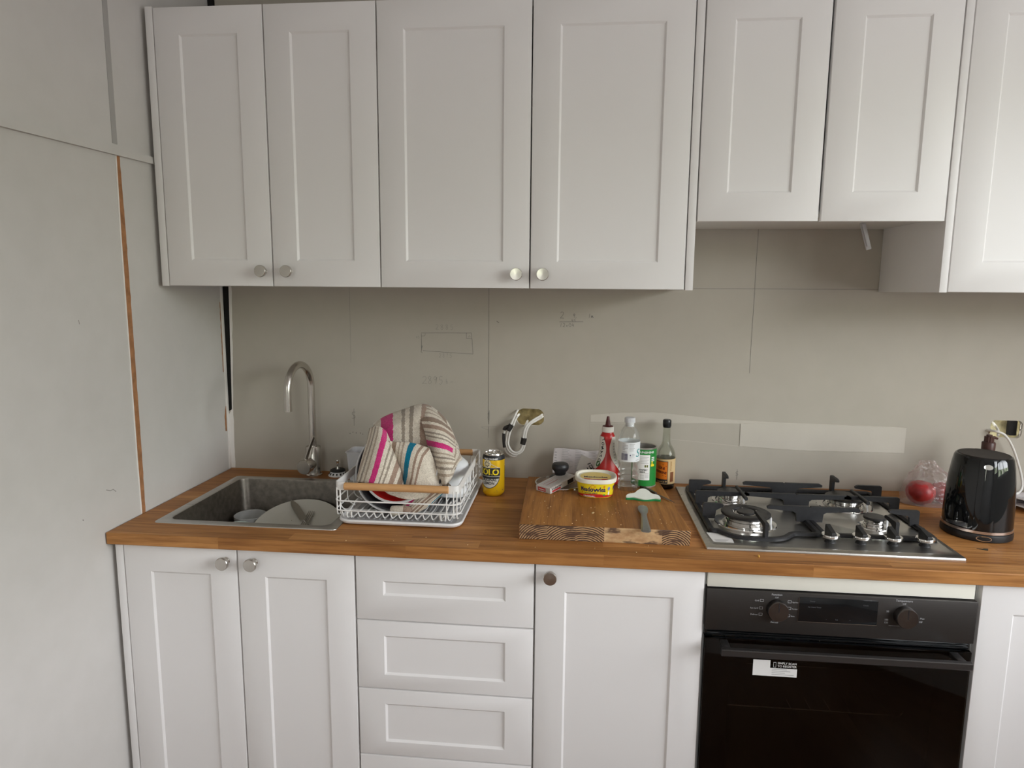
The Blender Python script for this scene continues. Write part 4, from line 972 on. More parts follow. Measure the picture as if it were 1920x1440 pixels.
towel_panel(b, TOWEL['tail'], ((.062, .155), (.050, .200)), 36, 26)
bmesh.ops.recalc_face_normals(b.bm, faces=b.bm.faces[:])
# rolled end of the cloth with its blue lining
b.mi = 1; c0 = Vector((.688, -.446, .926)); b.lathe([(.0100, 0), (.0085, .012), (.006, .035), (.002, .050)], c0, 20, Matrix.Rotation(R(78), 4, 'Y') @ RX(10), False, False)
b.mi = 0; b.lathe([(.0118, -.001), (.0128, .001), (.0120, .014), (.0095, .036), (.004, .055)], c0, 20, Matrix.Rotation(R(78), 4, 'Y') @ RX(10), False, False)
if True:
    lay = b.uv
    for f in b.bm.faces:
        if len(f.loops) and all(l[lay].uv.length < 1e-9 for l in f.loops):
            for l in f.loops: l[lay].uv = (.1125 + .03 * (l.vert.co.x - .68), .1)
tw = b.obj('tea_towel', [TOWELM, M('blue_lining', (.10, .16, .36), .9, var=.15)], recalc=False, angle=80)
so = tw.modifiers.new('cloth', 'SOLIDIFY'); so.thickness = .0028; so.offset = 0
tag(tw, 'beige striped terry tea towel with pink and blue bands draped over the dish rack', 'towel')

# cutlery holder between the tap and the rack
b = B()
def cl(i, z, s=0): return [(p[0], p[1], z) for p in rrect(.4425 + i - s * .0, .5150 - i, -.1135 + i, -.0300 - i, .012, 5)]
b.loops([cl(.008, H + .0005), cl(.007, H + .002), cl(.0005, H + .092), cl(-.0025, H + .0925), cl(-.0025, H + .0945), cl(.0010, H + .0950), cl(.0028, H + .0940), cl(.0095, H + .006)], True, True, True)
tag(b.obj('cutlery_holder', M('milky_white_plastic', (.66, .66, .68), .4)), 'white tapered plastic cutlery holder behind the dish rack', 'holder')

# ================================================================ CAN
cx, cy, cz, cr = .9245, -.1860, H, .0330
t = thing('drink_can', (cx, cy, cz), 'yellow lemon drink can on the worktop right of the dish rack', 'can')
b = B(); b.lathe([(.024, .0), (.0255, .0005), (.0320, .0085), (cr, .0120), (cr, .1150), (.0322, .1190), (.0290, .1250)], (cx, cy, cz), 64, None, True, False)
b.obj('can_body', M('can_yellow', (.80, .49, .012), rough=.24, metal=.35, var=.02, spec=.6), t)
b = B(); b.lathe([(.0288, .1252), (.0272, .1290), (.0272, .1312), (.0262, .1318), (.0252, .1305), (.0245, .1270), (.0001, .1272)], (cx, cy, cz), 56, None, False, True)
b.obj('can_end', CHROME, t)
b = B(); b.prism([(.012 * math.cos(a) * .7, .012 * math.sin(a) - .006) for a in [2 * math.pi * k / 20 for k in range(20)]], .1285, .1300, mat=TR(cx, cy, cz) @ RZ(25)); b.lathe([(.0025, .1272), (.0025, .1310), (.0001, .1312)], (cx, cy, cz), 12); b.obj('ring_pull', CHROME, t)
b = B(); b.lathe([(cr + .0003, .1118), (cr + .0003, .1150), (.0325, .1190), (.0293, .1250)], (cx, cy, cz), 64, None, False, False); bd = b.obj('black_band', P_BLACK, t)
K = 3e-4
def can_art(th0, z0):
    f1, f2, f3 = cyl(cx, cy, cr + K, th0, z0), cyl(cx, cy, cr + 2 * K, th0, z0), cyl(cx, cy, cr + 3 * K, th0, z0)
    a, c = .0360, .0425
    lo = lambda q: -c * math.sqrt(max(0, 1 - (q / a) ** 2)); hi = lambda q: c * math.sqrt(max(0, 1 - (q / a) ** 2))
    b = B(); patch(b, f1, -a * .999, a * .999, lo, lambda q: max(lo(q), min(hi(q), -.004)), 32); o = b.obj('badge', P_BLACK, t)
    k2 = .945
    b = B(); patch(b, f2, -a * k2 * .99, a * k2 * .99, lambda q: k2 * lo(q / k2), lambda q: max(k2 * lo(q / k2), -.0125), 32); b.obj('badge_field', M('badge_silver', (.66, .64, .58), .3, .3), o)
    b = B(); patch(b, f2, -a, a, -.0045, .0200, 32); b.obj('badge_band', P_BLACK, o)
    b = B(); patch(b, f3, -a, a, .0200, .0212, 32); patch(b, f3, -a, a, -.0060, -.0047, 32); patch(b, f3, -.012, .030, lambda q: .043 - .021 * (q + .012) / .042 - .0016, lambda q: .043 - .021 * (q + .012) / .042, 16); b.obj('silver_line', M('silver_print', (.70, .68, .62), .3, .4), o)
    b = B(); lettering(b, 'SOLO', f3, .0255, 0, -.0008, width=.064, bold=.03); b.obj('name_lettering', P_YEL, o)
    b = B(); lettering(b, 'ORIGINAL', f3, .0115, 0, -.0195, width=.052, bold=.03); lettering(b, 'LEMON', f3, .0115, 0, -.0300, width=.036, bold=.03); b.obj('flavour_lettering', P_BLACK, o)
    b = B(); ellipse(b, f2, -.005, .0315, .0135, .0125, 24); b.obj('lemon_slice', M('slice_cream', (.80, .70, .42), .4), o)
    b = B()
    for k in range(8):
        an = R(45 * k + 10); p = [(.0035, -.0008), (.0090, -.0017), (.0098, 0), (.0090, .0017), (.0035, .0008)]
        b.face([b.v(f3(-.005 + u * math.cos(an) - v * math.sin(an), .0315 + u * math.sin(an) + v * math.cos(an))) for u, v in p])
    b.obj('slice_segments', P_BLACK, o)
can_art(-20, H + .0690); can_art(148, H + .0690)
b = B()
def bandfn(th0):
    def f(a, c):
        q = .1128 + c * .0068; rr = cr + .0006 - max(0, q - .1150) * .2
        return Vector((cx + rr * math.sin(R(th0) + a / .0322), cy - rr * math.cos(R(th0) + a / .0322), cz + q))
    return f
lettering(b, 'FIRST CRUSHED', bandfn(-9), .95, 0, .12, width=.043, bold=.03); b.obj('band_lettering', P_WHITE, bd)
b = B(); f1 = cyl(cx, cy, cr + K, 24, H + .0180)
for k in range(3):
    an = R(90 + 120 * k); b.face([b.v(f1(.0032 * math.cos(an + q) , .0032 * math.sin(an + q))) for q in (-.45, 0, .45)] + [b.v(f1(.0014 * math.cos(an), .0014 * math.sin(an)))])
patch(b, f1, .020, .0225, .001, .004, 2); patch(b, f1, -.0085, -.0075, -.0035, -.001, 2); b.obj('recycling_mark', P_BLACK, t)

# ================================================================ CUT-OUT CABLES (left)
t = thing('cable_bundle', (.98, -.02, .98), 'looped white power cables taped in black, hanging from the left wall cut-out', 'cables')
CBL = M('cable_white', (.74, .72, .68), .4, var=.03)
p1 = [(.986, .045, 1.126), (.9775, -.006, 1.121), (.967, -.020, 1.098), (.9575, -.028, 1.075), (.9490, -.030, 1.050), (.9460, -.030, 1.018), (.9570, -.030, .9930), (.9785, -.030, .9845), (.9985, -.030, .998), (1.0065, -.030, 1.024), (1.0085, -.029, 1.054), (1.0190, -.025, 1.081), (1.038, -.016, 1.0930), (1.054, .010, 1.0985), (1.060, .045, 1.099)]
p2 = [(.983, .045, 1.106), (.9745, -.006, 1.098), (.9690, -.024, 1.082), (.9610, -.031, 1.066), (.9555, -.033, 1.046), (.9525, -.033, 1.019), (.9620, -.033, .9990), (.9785, -.033, .9915), (.9935, -.033, 1.002), (1.0005, -.033, 1.025), (1.0015, -.033, 1.052), (1.0110, -.030, 1.080), (1.034, -.018, 1.0985), (1.052, .010, 1.1045), (1.058, .045, 1.105)]
p3 = [(.948, -.026, 1.072), (.9400, -.027, 1.060), (.9375, -.026, 1.035), (.9390, -.024, 1.010), (.9490, -.022, .9865), (.9720, -.020, .9755), (.9860, -.022, .9920), (.9930, -.026, 1.012), (.9965, -.028, 1.035), (.9990, -.024, 1.060), (1.0035, -.010, 1.074), (1.007, .012, 1.080), (1.010, .045, 1.084)]
for p in (p1, p2, p3):
    b = B(); b.tube(spline(p, 8), .0034, 12); b.obj('cable', CBL, t)
TAPE = M('insulating_tape', (.020, .018, .017), .45, var=.1)
b = B(); b.tube(spline([(.9620, -.029, 1.082), (.9560, -.030, 1.070), (.9525, -.030, 1.0625)], 4), [.0090] * 9, 14); b.tube(spline([(.952, -.030, 1.0755), (.9420, -.028, 1.0705), (.9385, -.0275, 1.0635)], 4), .0060, 12); b.obj('tape_band', TAPE, t)
b = B(); b.tube([(1.0030, -.030, 1.040), (1.0015, -.030, 1.030), (.9990, -.030, 1.0195)], .0092, 14); b.obj('tape_band', TAPE, t)
b = B(); b.tube(spline([(.9373, -.026, 1.052), (.9372, -.026, 1.030), (.9395, -.025, 1.006)], 4), .0052, 12); b.obj('tape_band', TAPE, t)

# ================================================================ CHOPPING BOARD AND WHAT STANDS ON IT
ZC_ = .9375
endm, tt, bb = newmat('board_end_grain')
g_ = N(tt, 'ShaderNodeNewGeometry'); s_ = N(tt, 'ShaderNodeSeparateXYZ'); tt.links.new(g_.outputs['Position'], s_.inputs[0])
def mth(op, a, b_=None, c_=None):
    n = N(tt, 'ShaderNodeMath', operation=op)
    for i, q in enumerate((a, b_, c_)):
        if q is None: continue
        if isinstance(q, (int, float)): n.inputs[i].default_value = q
        else: tt.links.new(q, n.inputs[i])
    return n.outputs[0]
cell = mth('FLOOR', mth('DIVIDE', mth('SUBTRACT', s_.outputs['X'], 1.0309), .0695))
wnz = N(tt, 'ShaderNodeTexWhiteNoise', noise_dimensions='1D'); tt.links.new(mth('ADD', cell, 3.3), wnz.inputs['W'])
sw = N(tt, 'ShaderNodeSeparateColor'); tt.links.new(wnz.outputs['Color'], sw.inputs[0])
px_ = mth('SUBTRACT', s_.outputs['X'], mth('ADD', mth('MULTIPLY_ADD', cell, .0695, 1.0309), mth('MULTIPLY', sw.outputs[0], .07)))
pz_ = mth('SUBTRACT', s_.outputs['Z'], mth('MULTIPLY_ADD', sw.outputs[1], -.07, .915))
dist = mth('SQRT', mth('ADD', mth('MULTIPLY', px_, px_), mth('MULTIPLY', pz_, pz_)))
nzz = noise(tt, pos(tt), 55, 4)
ring = mth('SINE', mth('MULTIPLY_ADD', nzz, 5.0, mth('MULTIPLY', dist, 2 * math.pi / .0052)))
ringc = ramp(tt, mth('MULTIPLY_ADD', ring, .5, .5), [(.34, (.055, .026, .014)), (.66, (.46, .27, .13))])
plain = ramp(tt, noise(tt, pos(tt, (40, 1, 90)), 1.0, 4), [(.3, (.40, .22, .10)), (.7, (.62, .42, .22))])
side = mth('LESS_THAN', mth('MODULO', mth('ADD', cell, .0), 5.0), 2.6)
mxx = N(tt, 'ShaderNodeMixRGB'); tt.links.new(side, mxx.inputs[0]); tt.links.new(plain, mxx.inputs[1]); tt.links.new(ringc, mxx.inputs[2])
knot = N(tt, 'ShaderNodeMixRGB'); kn = noise(tt, pos(tt, (1, 1, 2.2)), 22, 3)
tt.links.new(ramp(tt, kn, [(.53, (0, 0, 0)), (.63, (.9, .9, .9))]), knot.inputs[0]); tt.links.new(mxx.outputs[0], knot.inputs[1]); knot.inputs[2].default_value = (.075, .035, .02, 1)
tt.links.new(knot.outputs[0], bb.inputs['Base Color']); bb.inputs['Roughness'].default_value = .75; bump(tt, bb, nzz, .5, .002)
b = B(); b.prism([(1.0309, -.5370), (1.4466, -.5355), (1.4205, -.1220), (1.0235, -.1130)], H, ZC_)
for f in b.bm.faces:
    f.normal_update()
    if abs(f.normal.y) > .8: f.material_index = 1
bo = b.obj('chopping_board', [BOARD, endm]); bo.modifiers.new('edge', 'BEVEL').width = .0014
tag(bo, 'thick timber chopping board with rough end grain, left of the hob', 'chopping board')
b = B()
for k in range(150):
    if k < 120: x, y, z = 1.05 + rnd.random() * .37, -.525 + rnd.random() ** 1.2 * .30, ZC_
    else: x, y, z = .60 + rnd.random() * .9, -.60 + rnd.random() * .06, H
    q = .0005 + rnd.random() ** 3 * .0015; b.lathe([(q, 0), (q * .8, q * .7), (.0001, q)], (x, y, z), 5)
for x, y in ((1.213, -.4335), (1.215, -.430)): b.lathe([(.0030, 0), (.0024, .002), (.0001, .003)], (x, y, ZC_), 6)
o = b.obj('bread_crumbs', M('crumb', (.66, .46, .22), .8, var=.3)); tag(o, 'pale bread crumbs scattered over the chopping board', 'crumbs'); o['kind'] = 'stuff'
b = B(); b.lathe([(.0035, 0), (.0045, .002), (.002, .0045), (.0001, .005)], (1.5935, -.5835, H), 7, sx=.5); tag(b.obj('bread_crumb', M('crumb_gold', (.80, .48, .10), .7)), 'golden crumb on the worktop edge in front of the hob', 'crumb')

# glass lid with black knob
t = thing('pan_lid', (1.1230, -.180, ZC_), 'glass pan lid with a black knob lying on the chopping board', 'lid')
LG = Vector((1.1230, -.1800, ZC_))
b = B(); b.lathe([(.0735, .0005), (.0745, .0015), (.0745, .0050), (.0735, .0060), (.0705, .0058), (.0705, .0005)], LG, 64, None, False, False); b.obj('steel_rim', CHROME, t)
b = B(); b.lathe([(.0712, .0050), (.060, .0100), (.042, .0155), (.020, .0190), (.0001, .0198)], LG, 64, None, False, False); b.obj('glass', thin_clear('lid_glass', (.80, .83, .81), .03, .06), t)
b = B(); b.lathe([(.0310, .0190), (.0318, .0205), (.0290, .0235), (.0175, .0262), (.0158, .0300), (.0180, .0385), (.0240, .0450), (.0252, .0515), (.0245, .0580), (.0215, .0625), (.0120, .0645), (.0001, .0648)], LG, 40); b.obj('knob', M('black_bakelite', (.014, .014, .016), .42), t)

# medicine box
t = thing('medicine_box', (1.115, -.243, ZC_), 'flat grey and red medicine box leaning on the pan lid', 'box')
BXM = TR(1.0985, -.2870, ZC_ + .0008) @ RZ(52) @ RY(-7.5)
BL_, BW_, BH_ = .118, .0530, .0165
b = B(); b.box(0, BL_, 0, BW_, 0, BH_, .0004, 1, mat=BXM); b.obj('carton', M('carton_grey', (.58, .54, .51), .5, var=.04), t)
def bxf(o, ux, uy, l=.0003):
    o = BXM @ Vector(o); m3 = BXM.to_3x3(); ux, uy = m3 @ Vector(ux), m3 @ Vector(uy); n_ = ux.cross(uy); return lambda a, c: o + ux * a + uy * c + n_ * l
ff = bxf((0, 0, 0), (1, 0, 0), (0, 0, 1)); fe = bxf((0, BW_, 0), (0, -1, 0), (0, 0, 1)); ft = bxf((0, 0, BH_), (1, 0, 0), (0, 1, 0)); ff2 = bxf((0, 0, 0), (1, 0, 0), (0, 0, 1), .0006); fe2 = bxf((0, BW_, 0), (0, -1, 0), (0, 0, 1), .0006)
b = B(); patch(b, ff, .008, .046, .0018, .0070, 1); patch(b, fe, .007, .036, .0028, .0135, 1); pr1 = b.obj('red_panel', P_RED, t)
b = B(); lettering(b, 'Voltaren', ff, .0092, .006, .0085, width=.046, align='l', bold=.02); patch(b, ff, .078, .105, .002, .0145, 1); b.obj('name_lettering', P_BLACK, t)
b = B(); lettering(b, 'Voltaren', fe2, .0065, .0095, .006, width=.024, align='l', bold=.02); b.obj('end_lettering', P_WHITE, pr1)
b = B()
for k in range(7): patch(b, ft, .010, .062 - (k % 3) * .008, .008 + k * .0058, .0092 + k * .0058, 1)
for k in range(6): patch(b, ft, .070, .108 - (k % 2) * .01, .010 + k * .0065, .0112 + k * .0065, 1)
patch(b, ft, .065, .0658, .004, .049, 1); b.obj('small_print', P_GREY, t)
b = B(); patch(b, ft, .012, .064, .0235, .0250, 1); patch(b, ft, .012, .058, .0360, .0372, 1); b.obj('red_line', P_RED, t)
b = B(); b.prism(rrect(0, .010, 0, .024, .002), 0, .0006, mat=TR(1.168, -.2440, ZC_ + .0005) @ RZ(30))
for k in range(2): b.lathe([(.0040, .0006), (.0034, .0038), (.0001, .0046)], (1.1665 - k * .002, -.2390 + k * .009, ZC_ + .0004), 14)
tag(b.obj('tablet_blister', M('foil', (.72, .71, .70), .25, .6)), 'small silver tablet blister peeping out beside the margarine tub', 'blister pack')

# margarine tub
TX, TY = 1.2250, -.2630
t = thing('margarine_tub', (TX, TY, ZC_), 'yellow oval margarine tub with a white lid on the chopping board', 'tub')
def sq(th, e=.78):
    c, s = math.cos(th), math.sin(th); return Vector((math.copysign(abs(c) ** e, c), math.copysign(abs(s) ** e, s), 0))
def tring(r, z, n=72): return [Vector((TX, TY, z)) + Vector((sq(2 * math.pi * i / n).x * r * 1.0, sq(2 * math.pi * i / n).y * r * .98, 0)) for i in range(n)]
b = B(); b.loops([tring(.0440, ZC_ + .0004), tring(.0470, ZC_ + .0016), tring(.0485, ZC_ + .006), tring(.0540, ZC_ + .046)], True, True, False); b.obj('tub_body', P_YEL, t)
b = B(); b.loops([tring(.0545, ZC_ + .0430), tring(.0580, ZC_ + .0438), tring(.0590, ZC_ + .0525), tring(.0582, ZC_ + .0545), tring(.0560, ZC_ + .0555), tring(.0520, ZC_ + .0545), tring(.0490, ZC_ + .0500)], True, False, True); lid = b.obj('lid', M('lid_cream', (.80, .77, .66), .4), t)
def tubf(th0, lift=.0004):
    def f(a, c):
        r = .0485 + (.0540 - .0485) * (c - .006) / .040 + lift; th = R(th0 - 90) + a / .052
        q = sq(th); return Vector((TX + q.x * r, TY + q.y * r * .98, ZC_ + c))
    return f
tf, tf2 = tubf(-6), tubf(-6, .0008)
b = B(); patch(b, tf, -.075, .085, .0035, lambda q: .0105 + .003 * math.cos(q * 40) - .05 * max(0, q - .01) ** 1.2, 48); rb = b.obj('red_band', P_RED, t)
b = B(); lettering(b, 'Meadowlea', tf, .0185, -.005, .0205, width=.066, bold=.025); b.obj('name_lettering', P_NAVY, t)
b = B(); lettering(b, 'M', tf, .0185, .068, .0215, bold=.025); b.obj('name_lettering', P_NAVY, t)
b = B(); lettering(b, 'FREE FROM DAIRY', tf, .0050, -.008, .0140, width=.032, bold=.02); b.obj('claim_lettering', P_NAVY, t)
b = B(); lettering(b, 'ORIGINAL', tf2, .0062, -.012, .0045, width=.034, bold=.02); b.obj('band_lettering', P_WHITE, rb)
b = B(); ellipse(b, tf, .040, .0285, .0052, .0052, 14); b.obj('blue_badge', M('badge_blue', (.25, .28, .55), .4), t)
b = B(); ellipse(b, tf, .041, .0150, .0034, .0056, 12); b.obj('white_badge', P_WHITE, t)
b = B(); p = [(-.006, .0345), (-.0005, .0400), (.0050, .0345), (-.0005, .0298)]
for (a, c), (a2, c2) in zip(p, p[1:] + p[:1]): stroke(b, tf, [(a, c), (a2, c2)], .0012)
ellipse(b, tf, .0235, .0350, .0026, .0036, 10); stroke(b, tf, [(.0235, .032), (.0235, .028)], .001); ellipse(b, tf, -.034, .0165, .0020, .0026, 8); b.obj('orange_motif', M('print_orange', (.75, .24, .01), .4), t)
b = B(); ellipse(b, tf, .025, .0105, .0042, .0022, 12); b.obj('green_leaf', P_GREEN, t)
lf = flat((TX, TY, ZC_ + .0503), (1, 0, 0), (0, 1, 0)); lf2 = flat((TX, TY, ZC_ + .0507), (1, 0, 0), (0, 1, 0)); lf3 = flat((TX, TY, ZC_ + .0511), (1, 0, 0), (0, 1, 0))
b = B(); ellipse(b, lf, 0, 0, .0440, .0430, 40); ld = b.obj('lid_label', M('lid_yellow', (.80, .62, .20), .45), lid)
b = B(); patch(b, lf2, -.0330, .0330, lambda q: -.0425 * math.sqrt(1 - (q / .044) ** 2), lambda q: -.0235 - .004 * math.cos(q * 60), 24); b.obj('lid_red_band', P_RED, ld)
b = B(); lettering(b, 'Meadowlea', lf2, .0170, 0, -.0130, width=.066, bold=.03); b.obj('lid_lettering', P_NAVY, ld)
b = B(); lettering(b, 'ORIGINAL', lf3, .0075, 0, -.0350, width=.032, bold=.02); b.obj('lid_band_lettering', P_WHITE, ld)

# tomato sauce bottle
SX, SY = 1.2610, -.1480
t = thing('sauce_bottle', (SX, SY, ZC_), 'red squeezy tomato sauce bottle behind the margarine tub', 'bottle')
SP = [(.0, .0360), (.003, .0400), (.030, .0405), (.050, .0365), (.072, .0300), (.095, .0245), (.112, .0225), (.130, .0228), (.142, .0222), (.150, .0185), (.154, .0160), (.160, .0158)]
def srad(c):
    for (a, r0), (d_, r1) in zip(SP, SP[1:]):
        if a <= c <= d_: return r0 + (r1 - r0) * (c - a) / (d_ - a)
    return SP[-1][1]
b = B(); b.lathe([(r, h) for h, r in SP], (SX, SY, ZC_), 56, sy=.82); b.obj('bottle_body', M('sauce_red', (.42, .010, .008), rough=.28, var=.03), t)
b = B(); b.lathe([(.0172, .156), (.0178, .158), (.0178, .1705), (.0165, .172), (.0150, .172)], (SX, SY, ZC_), 40); b.obj('collar', M('collar_cream', (.78, .75, .70), .4), t)
b = B(); b.lathe([(.0158, .171), (.0158, .1735), (.0085, .1750), (.0078, .1770), (.0040, .2000), (.0032, .2020), (.0001, .2025)], (SX, SY, ZC_), 28); b.obj('nozzle', M('nozzle_maroon', (.085, .010, .010), .4), t)
def sauf(side, lift=.0005):
    def f(a, c): r = srad(c) + lift; th = R(side) + a; return Vector((SX + r * math.sin(th), SY - r * .82 * math.cos(th), ZC_ + c))
    return f
slw = lambda q: .22 + .95 * abs((q - .105) / .062) ** 1.9
for sgn in (-1, 1):
    b = B()
    b.grid(lambda u, v: sauf(2)(sgn * (min(1.5, slw(.045 + .098 * v)) + (1.62 - min(1.5, slw(.045 + .098 * v))) * u), .045 + .098 * v), 18, 36)
    lb = b.obj('label', M('label_cream', (.70, .66, .60), .45), t)
    if sgn < 0:
        b = B(); f_ = sauf(2, .001); g2 = lambda a, c: f_(-.92 + (a / .026), .093 + c)
        for k, ch in enumerate('TOMATO'): lettering(b, ch, g2, .0130, .004 - .0016 * k, .040 - .0125 * k, rot=-68, bold=.03)
        b.obj('label_lettering', P_BLACK, lb)
        b = B(); ellipse(b, lambda a, c: f_(-.98 + a / .030, .0615 + c), 0, 0, .0088, .0085, 18); b.obj('green_badge', M('badge_green', (.05, .12, .03), .4), lb)
        b = B(); f_3 = sauf(2, .0015); stroke(b, lambda a, c: f_3(-.98 + a / .030, .0615 + c), [(-.004, .002), (0, -.004), (.004, .005)], .0022); b.obj('badge_mark', P_WHITE, lb)
    else:
        b = B(); f_ = sauf(2, .001)
        for k in range(8): patch(b, lambda a, c: f_(.72 + a, .062 + c), 0, .30 - .05 * (k % 3), k * .0085, k * .0085 + .003, 4)
        b.obj('small_print', P_GREY, lb)

# water bottle
WX, WY = 1.3200, -.2070
t = thing('water_bottle', (WX, WY, ZC_), 'nearly empty clear plastic water bottle on the chopping board', 'bottle')
WP = [(.0240, .0), (.0285, .003), (.0305, .010), (.0305, .018), (.0285, .0210), (.0305, .0245), (.0305, .033), (.0283, .0365), (.0303, .0400), (.0303, .047), (.0282, .0505), (.0300, .0545), (.0300, .061), (.0270, .070), (.0268, .074), (.0300, .084), (.0308, .090), (.0308, .146), (.0300, .156), (.0265, .170), (.0190, .182), (.0142, .188), (.0135, .192)]
PET = thin_clear('clear_bottle', (.96, .97, .965), .05, .05, (.8, .8, .8))
b = B(); b.lathe(WP, (WX, WY, ZC_), 56, None, True, False); b.obj('bottle_body', PET, t)
b = B(); b.lathe([(.0125, .186), (.0125, .197), (.0155, .1975), (.0155, .1990), (.0125, .1995)], (WX, WY, ZC_), 36, None, False, False); b.obj('neck_ring', M('neck_plastic', (.62, .63, .63), .3), t)
b = B(); pc = []
for i in range(72):
    a = 2 * math.pi * i / 72; q = .0147 + (.0003 if i % 2 else -.0003); pc.append((q * math.cos(a), q * math.sin(a)))
b.prism(pc, .1998, .2105, mat=TR(WX, WY, ZC_)); b.lathe([(.0149, .1985), (.0149, .2005)], (WX, WY, ZC_), 36, None, True, True); b.lathe([(.0145, .2105), (.0128, .2120), (.0001, .2122)], (WX, WY, ZC_), 36, None, False, True); b.obj('cap', M('cap_grey', (.60, .61, .63), .4), t)
b = B(); b.lathe([(.0280, .0008), (.0292, .010), (.0292, .0135)], (WX, WY, ZC_), 40, None, False, True); b.obj('water', thin_clear('water', (.93, .95, .94), .0), t)
b = B(); b.lathe([(.0312, .0880), (.0312, .1445)], (WX, WY, ZC_), 64, None, False, False); lb = b.obj('label', M('label_white', (.74, .76, .77), .4), t)
wf = cyl(WX, WY, .0316, -4, ZC_)
b = B()
for k in range(5): patch(b, wf, -.0195, -.0195 + (.0085 if k % 4 == 0 else .0165), .1390 - k * .0040, .1404 - k * .0040, 4)
for k in range(4): patch(b, wf, -.0195, -.0195 + .013 + .002 * (k % 2), .1170 - k * .0035, .1182 - k * .0035, 4)
for k in range(6): patch(b, wf, .0010, .0010 + (.0125 if k % 3 else .0160), .1390 - k * .0038, .1402 - k * .0038, 4)
for k in range(3): patch(b, wf, .0080, .0165, .1110 - k * .0028, .1120 - k * .0028, 4)
patch(b, wf, .001, .0175, .1010, .1016, 4); patch(b, wf, .021, .033, lambda q: .0915 + (q - .021) * .12, lambda q: .0931 + (q - .021) * .12, 4)
b.obj('small_print', P_GREY, lb)
b = B(); xx = -.0225
while xx < -.0020:
    w_ = .0004 + rnd.random() * .0008; patch(b, wf, xx, xx + w_, .0930, .1125, 1); xx += w_ + .0004 + rnd.random() * .0007
b.face([b.v(wf(*q)) for q in ((.0020, .1060), (.0062, .1060), (.0041, .1105))]); b.obj('barcode', P_NAVY, lb)
b = B(); lettering(b, 'S', wf, .034, .0275, .1020, bold=.0, shear=.2); b.obj('brand_lettering', M('print_teal', (.02, .26, .26), .4), lb)

# opened tin
KX, KY, KR = 1.3690, -.1560, .0362
t = thing('food_tin', (KX, KY, ZC_), 'green and white labelled tin, opened, behind the water bottle', 'tin')
b = B(); b.lathe([(KR - .001, 0), (KR + .0010, .0010), (KR + .0010, .0026), (KR - .0006, .0038), (KR - .0006, .1155), (KR + .0010, .1168), (KR + .0010, .1186), (KR - .0002, .1192), (KR - .0026, .1180), (KR - .0028, .0800), (.0001, .0800)], (KX, KY, ZC_), 64, None, True, True); b.obj('tin_body', M('tin_plate', (.55, .53, .49), .28, .9, var=.06), t)
b = B(); b.lathe([(KR, .0050), (KR, .1140)], (KX, KY, ZC_), 64, None, False, False); lb = b.obj('label', M('label_green', (.015, .22, .035), .4), t)
kf, kf2 = cyl(KX, KY, KR + .0004, -15, ZC_), cyl(KX, KY, KR + .0008, -15, ZC_)
b = B(); patch(b, kf, -.034, .0240, .0235, .0985, 20); wp = b.obj('white_panel', P_WHITE, lb)
b = B(); patch(b, kf, .0275, .0400, .0640, .0705, 6); patch(b, kf, .0295, .0335, .0705, .0800, 4); b.obj('yellow_print', P_YEL, lb)
b = B(); lettering(b, 'SUNSHINE', kf, .0085, .013, .1035, width=.048, bold=.02)
for k in range(3): patch(b, kf, .029, .040, .0895 - k * .005, .0920 - k * .005, 5)
b.obj('label_lettering', P_WHITE, lb)
b = B(); lettering(b, 'EXPIRY', kf2, .0062, .006, .0520, width=.024, bold=.03); lettering(b, '2022', kf2, .0062, .002, .0455, width=.016, bold=.03); b.obj('stamp', P_BLACK, wp)
b = B()
for k in range(5): patch(b, kf2, -.004, .020 - (k % 2) * .004, .0920 - k * .0045, .0930 - k * .0045, 6)
for k in range(4): patch(b, kf2, .010, .021, .0430 - k * .0040, .0440 - k * .0040, 4)
for k in range(5): patch(b, kf2, -.004 + 0 * k, .008, .0260 + k * .0032, .0270 + k * .0032, 4)
b.obj('small_print', P_GREY, wp)
b = B(); patch(b, kf2, .0085, .0125, .0620, .0690, 3); patch(b, kf2, .0140, .0185, .0620, .0690, 3); b.obj('star_rating', M('print_olive', (.13, .15, .02), .4), wp)

# receipt and card against the wall
def paper(name, o, ux, uy, w, h, m, curl, label, cat, n=24):
    o, ux, uy = Vector(o), Vector(ux).normalized(), Vector(uy).normalized(); nn = ux.cross(uy)
    f = lambda a, c, l=0: o + ux * a + uy * c + nn * (curl(a / w, c / h) + l)
    b = B(); b.grid(lambda u, v: f(u * w, v * h), n, n); ob = b.obj(name, m)
    so = ob.modifiers.new('sheet', 'SOLIDIFY'); so.thickness = .0003; so.offset = -1
    tag(ob, label, cat); return f, ob
RCP = M('receipt_paper', (.66, .62, .62), .7, var=.05)
f, ob = paper('receipt', (1.0960, -.0750, ZC_ + .001), (1, .06, 0), (.03, .52, .85), .150, .080, RCP, lambda u, v: .012 * math.sin(u * 5.2 + .6) * (v - .1) + .010 * max(0, .16 - u) * 6 + .003 * math.sin(u * 17 + v * 5), 'long curled shop receipt leaning on the wall behind the pan lid', 'receipt')
b = B()
for k in range(13):
    for seg in range(3):
        a0 = .026 + seg * .043; ln = .012 + rnd.random() * .024; patch(b, lambda a, c: f(a, c, .0006), a0, a0 + ln, .012 + k * .0052, .0132 + k * .0052, 5)
for k in range(6): patch(b, lambda a, c: f(a, c, .0006), .004, .004 + .004 + .006 * rnd.random(), .020 + k * .009, .0235 + k * .009, 2)
b.obj('printed_lines', P_GREY, ob)
f, ob = paper('card', (1.1700, -.1000, ZC_ + .024), (.82, -.18, -.30), (.30, .25, .82), .062, .048, M('card_white', (.66, .64, .60), .6), lambda u, v: .006 * math.sin(u * 3), 'small white printed card in front of the receipt', 'card')
b = B(); gg = lambda a, c: f(a, c, .0005)
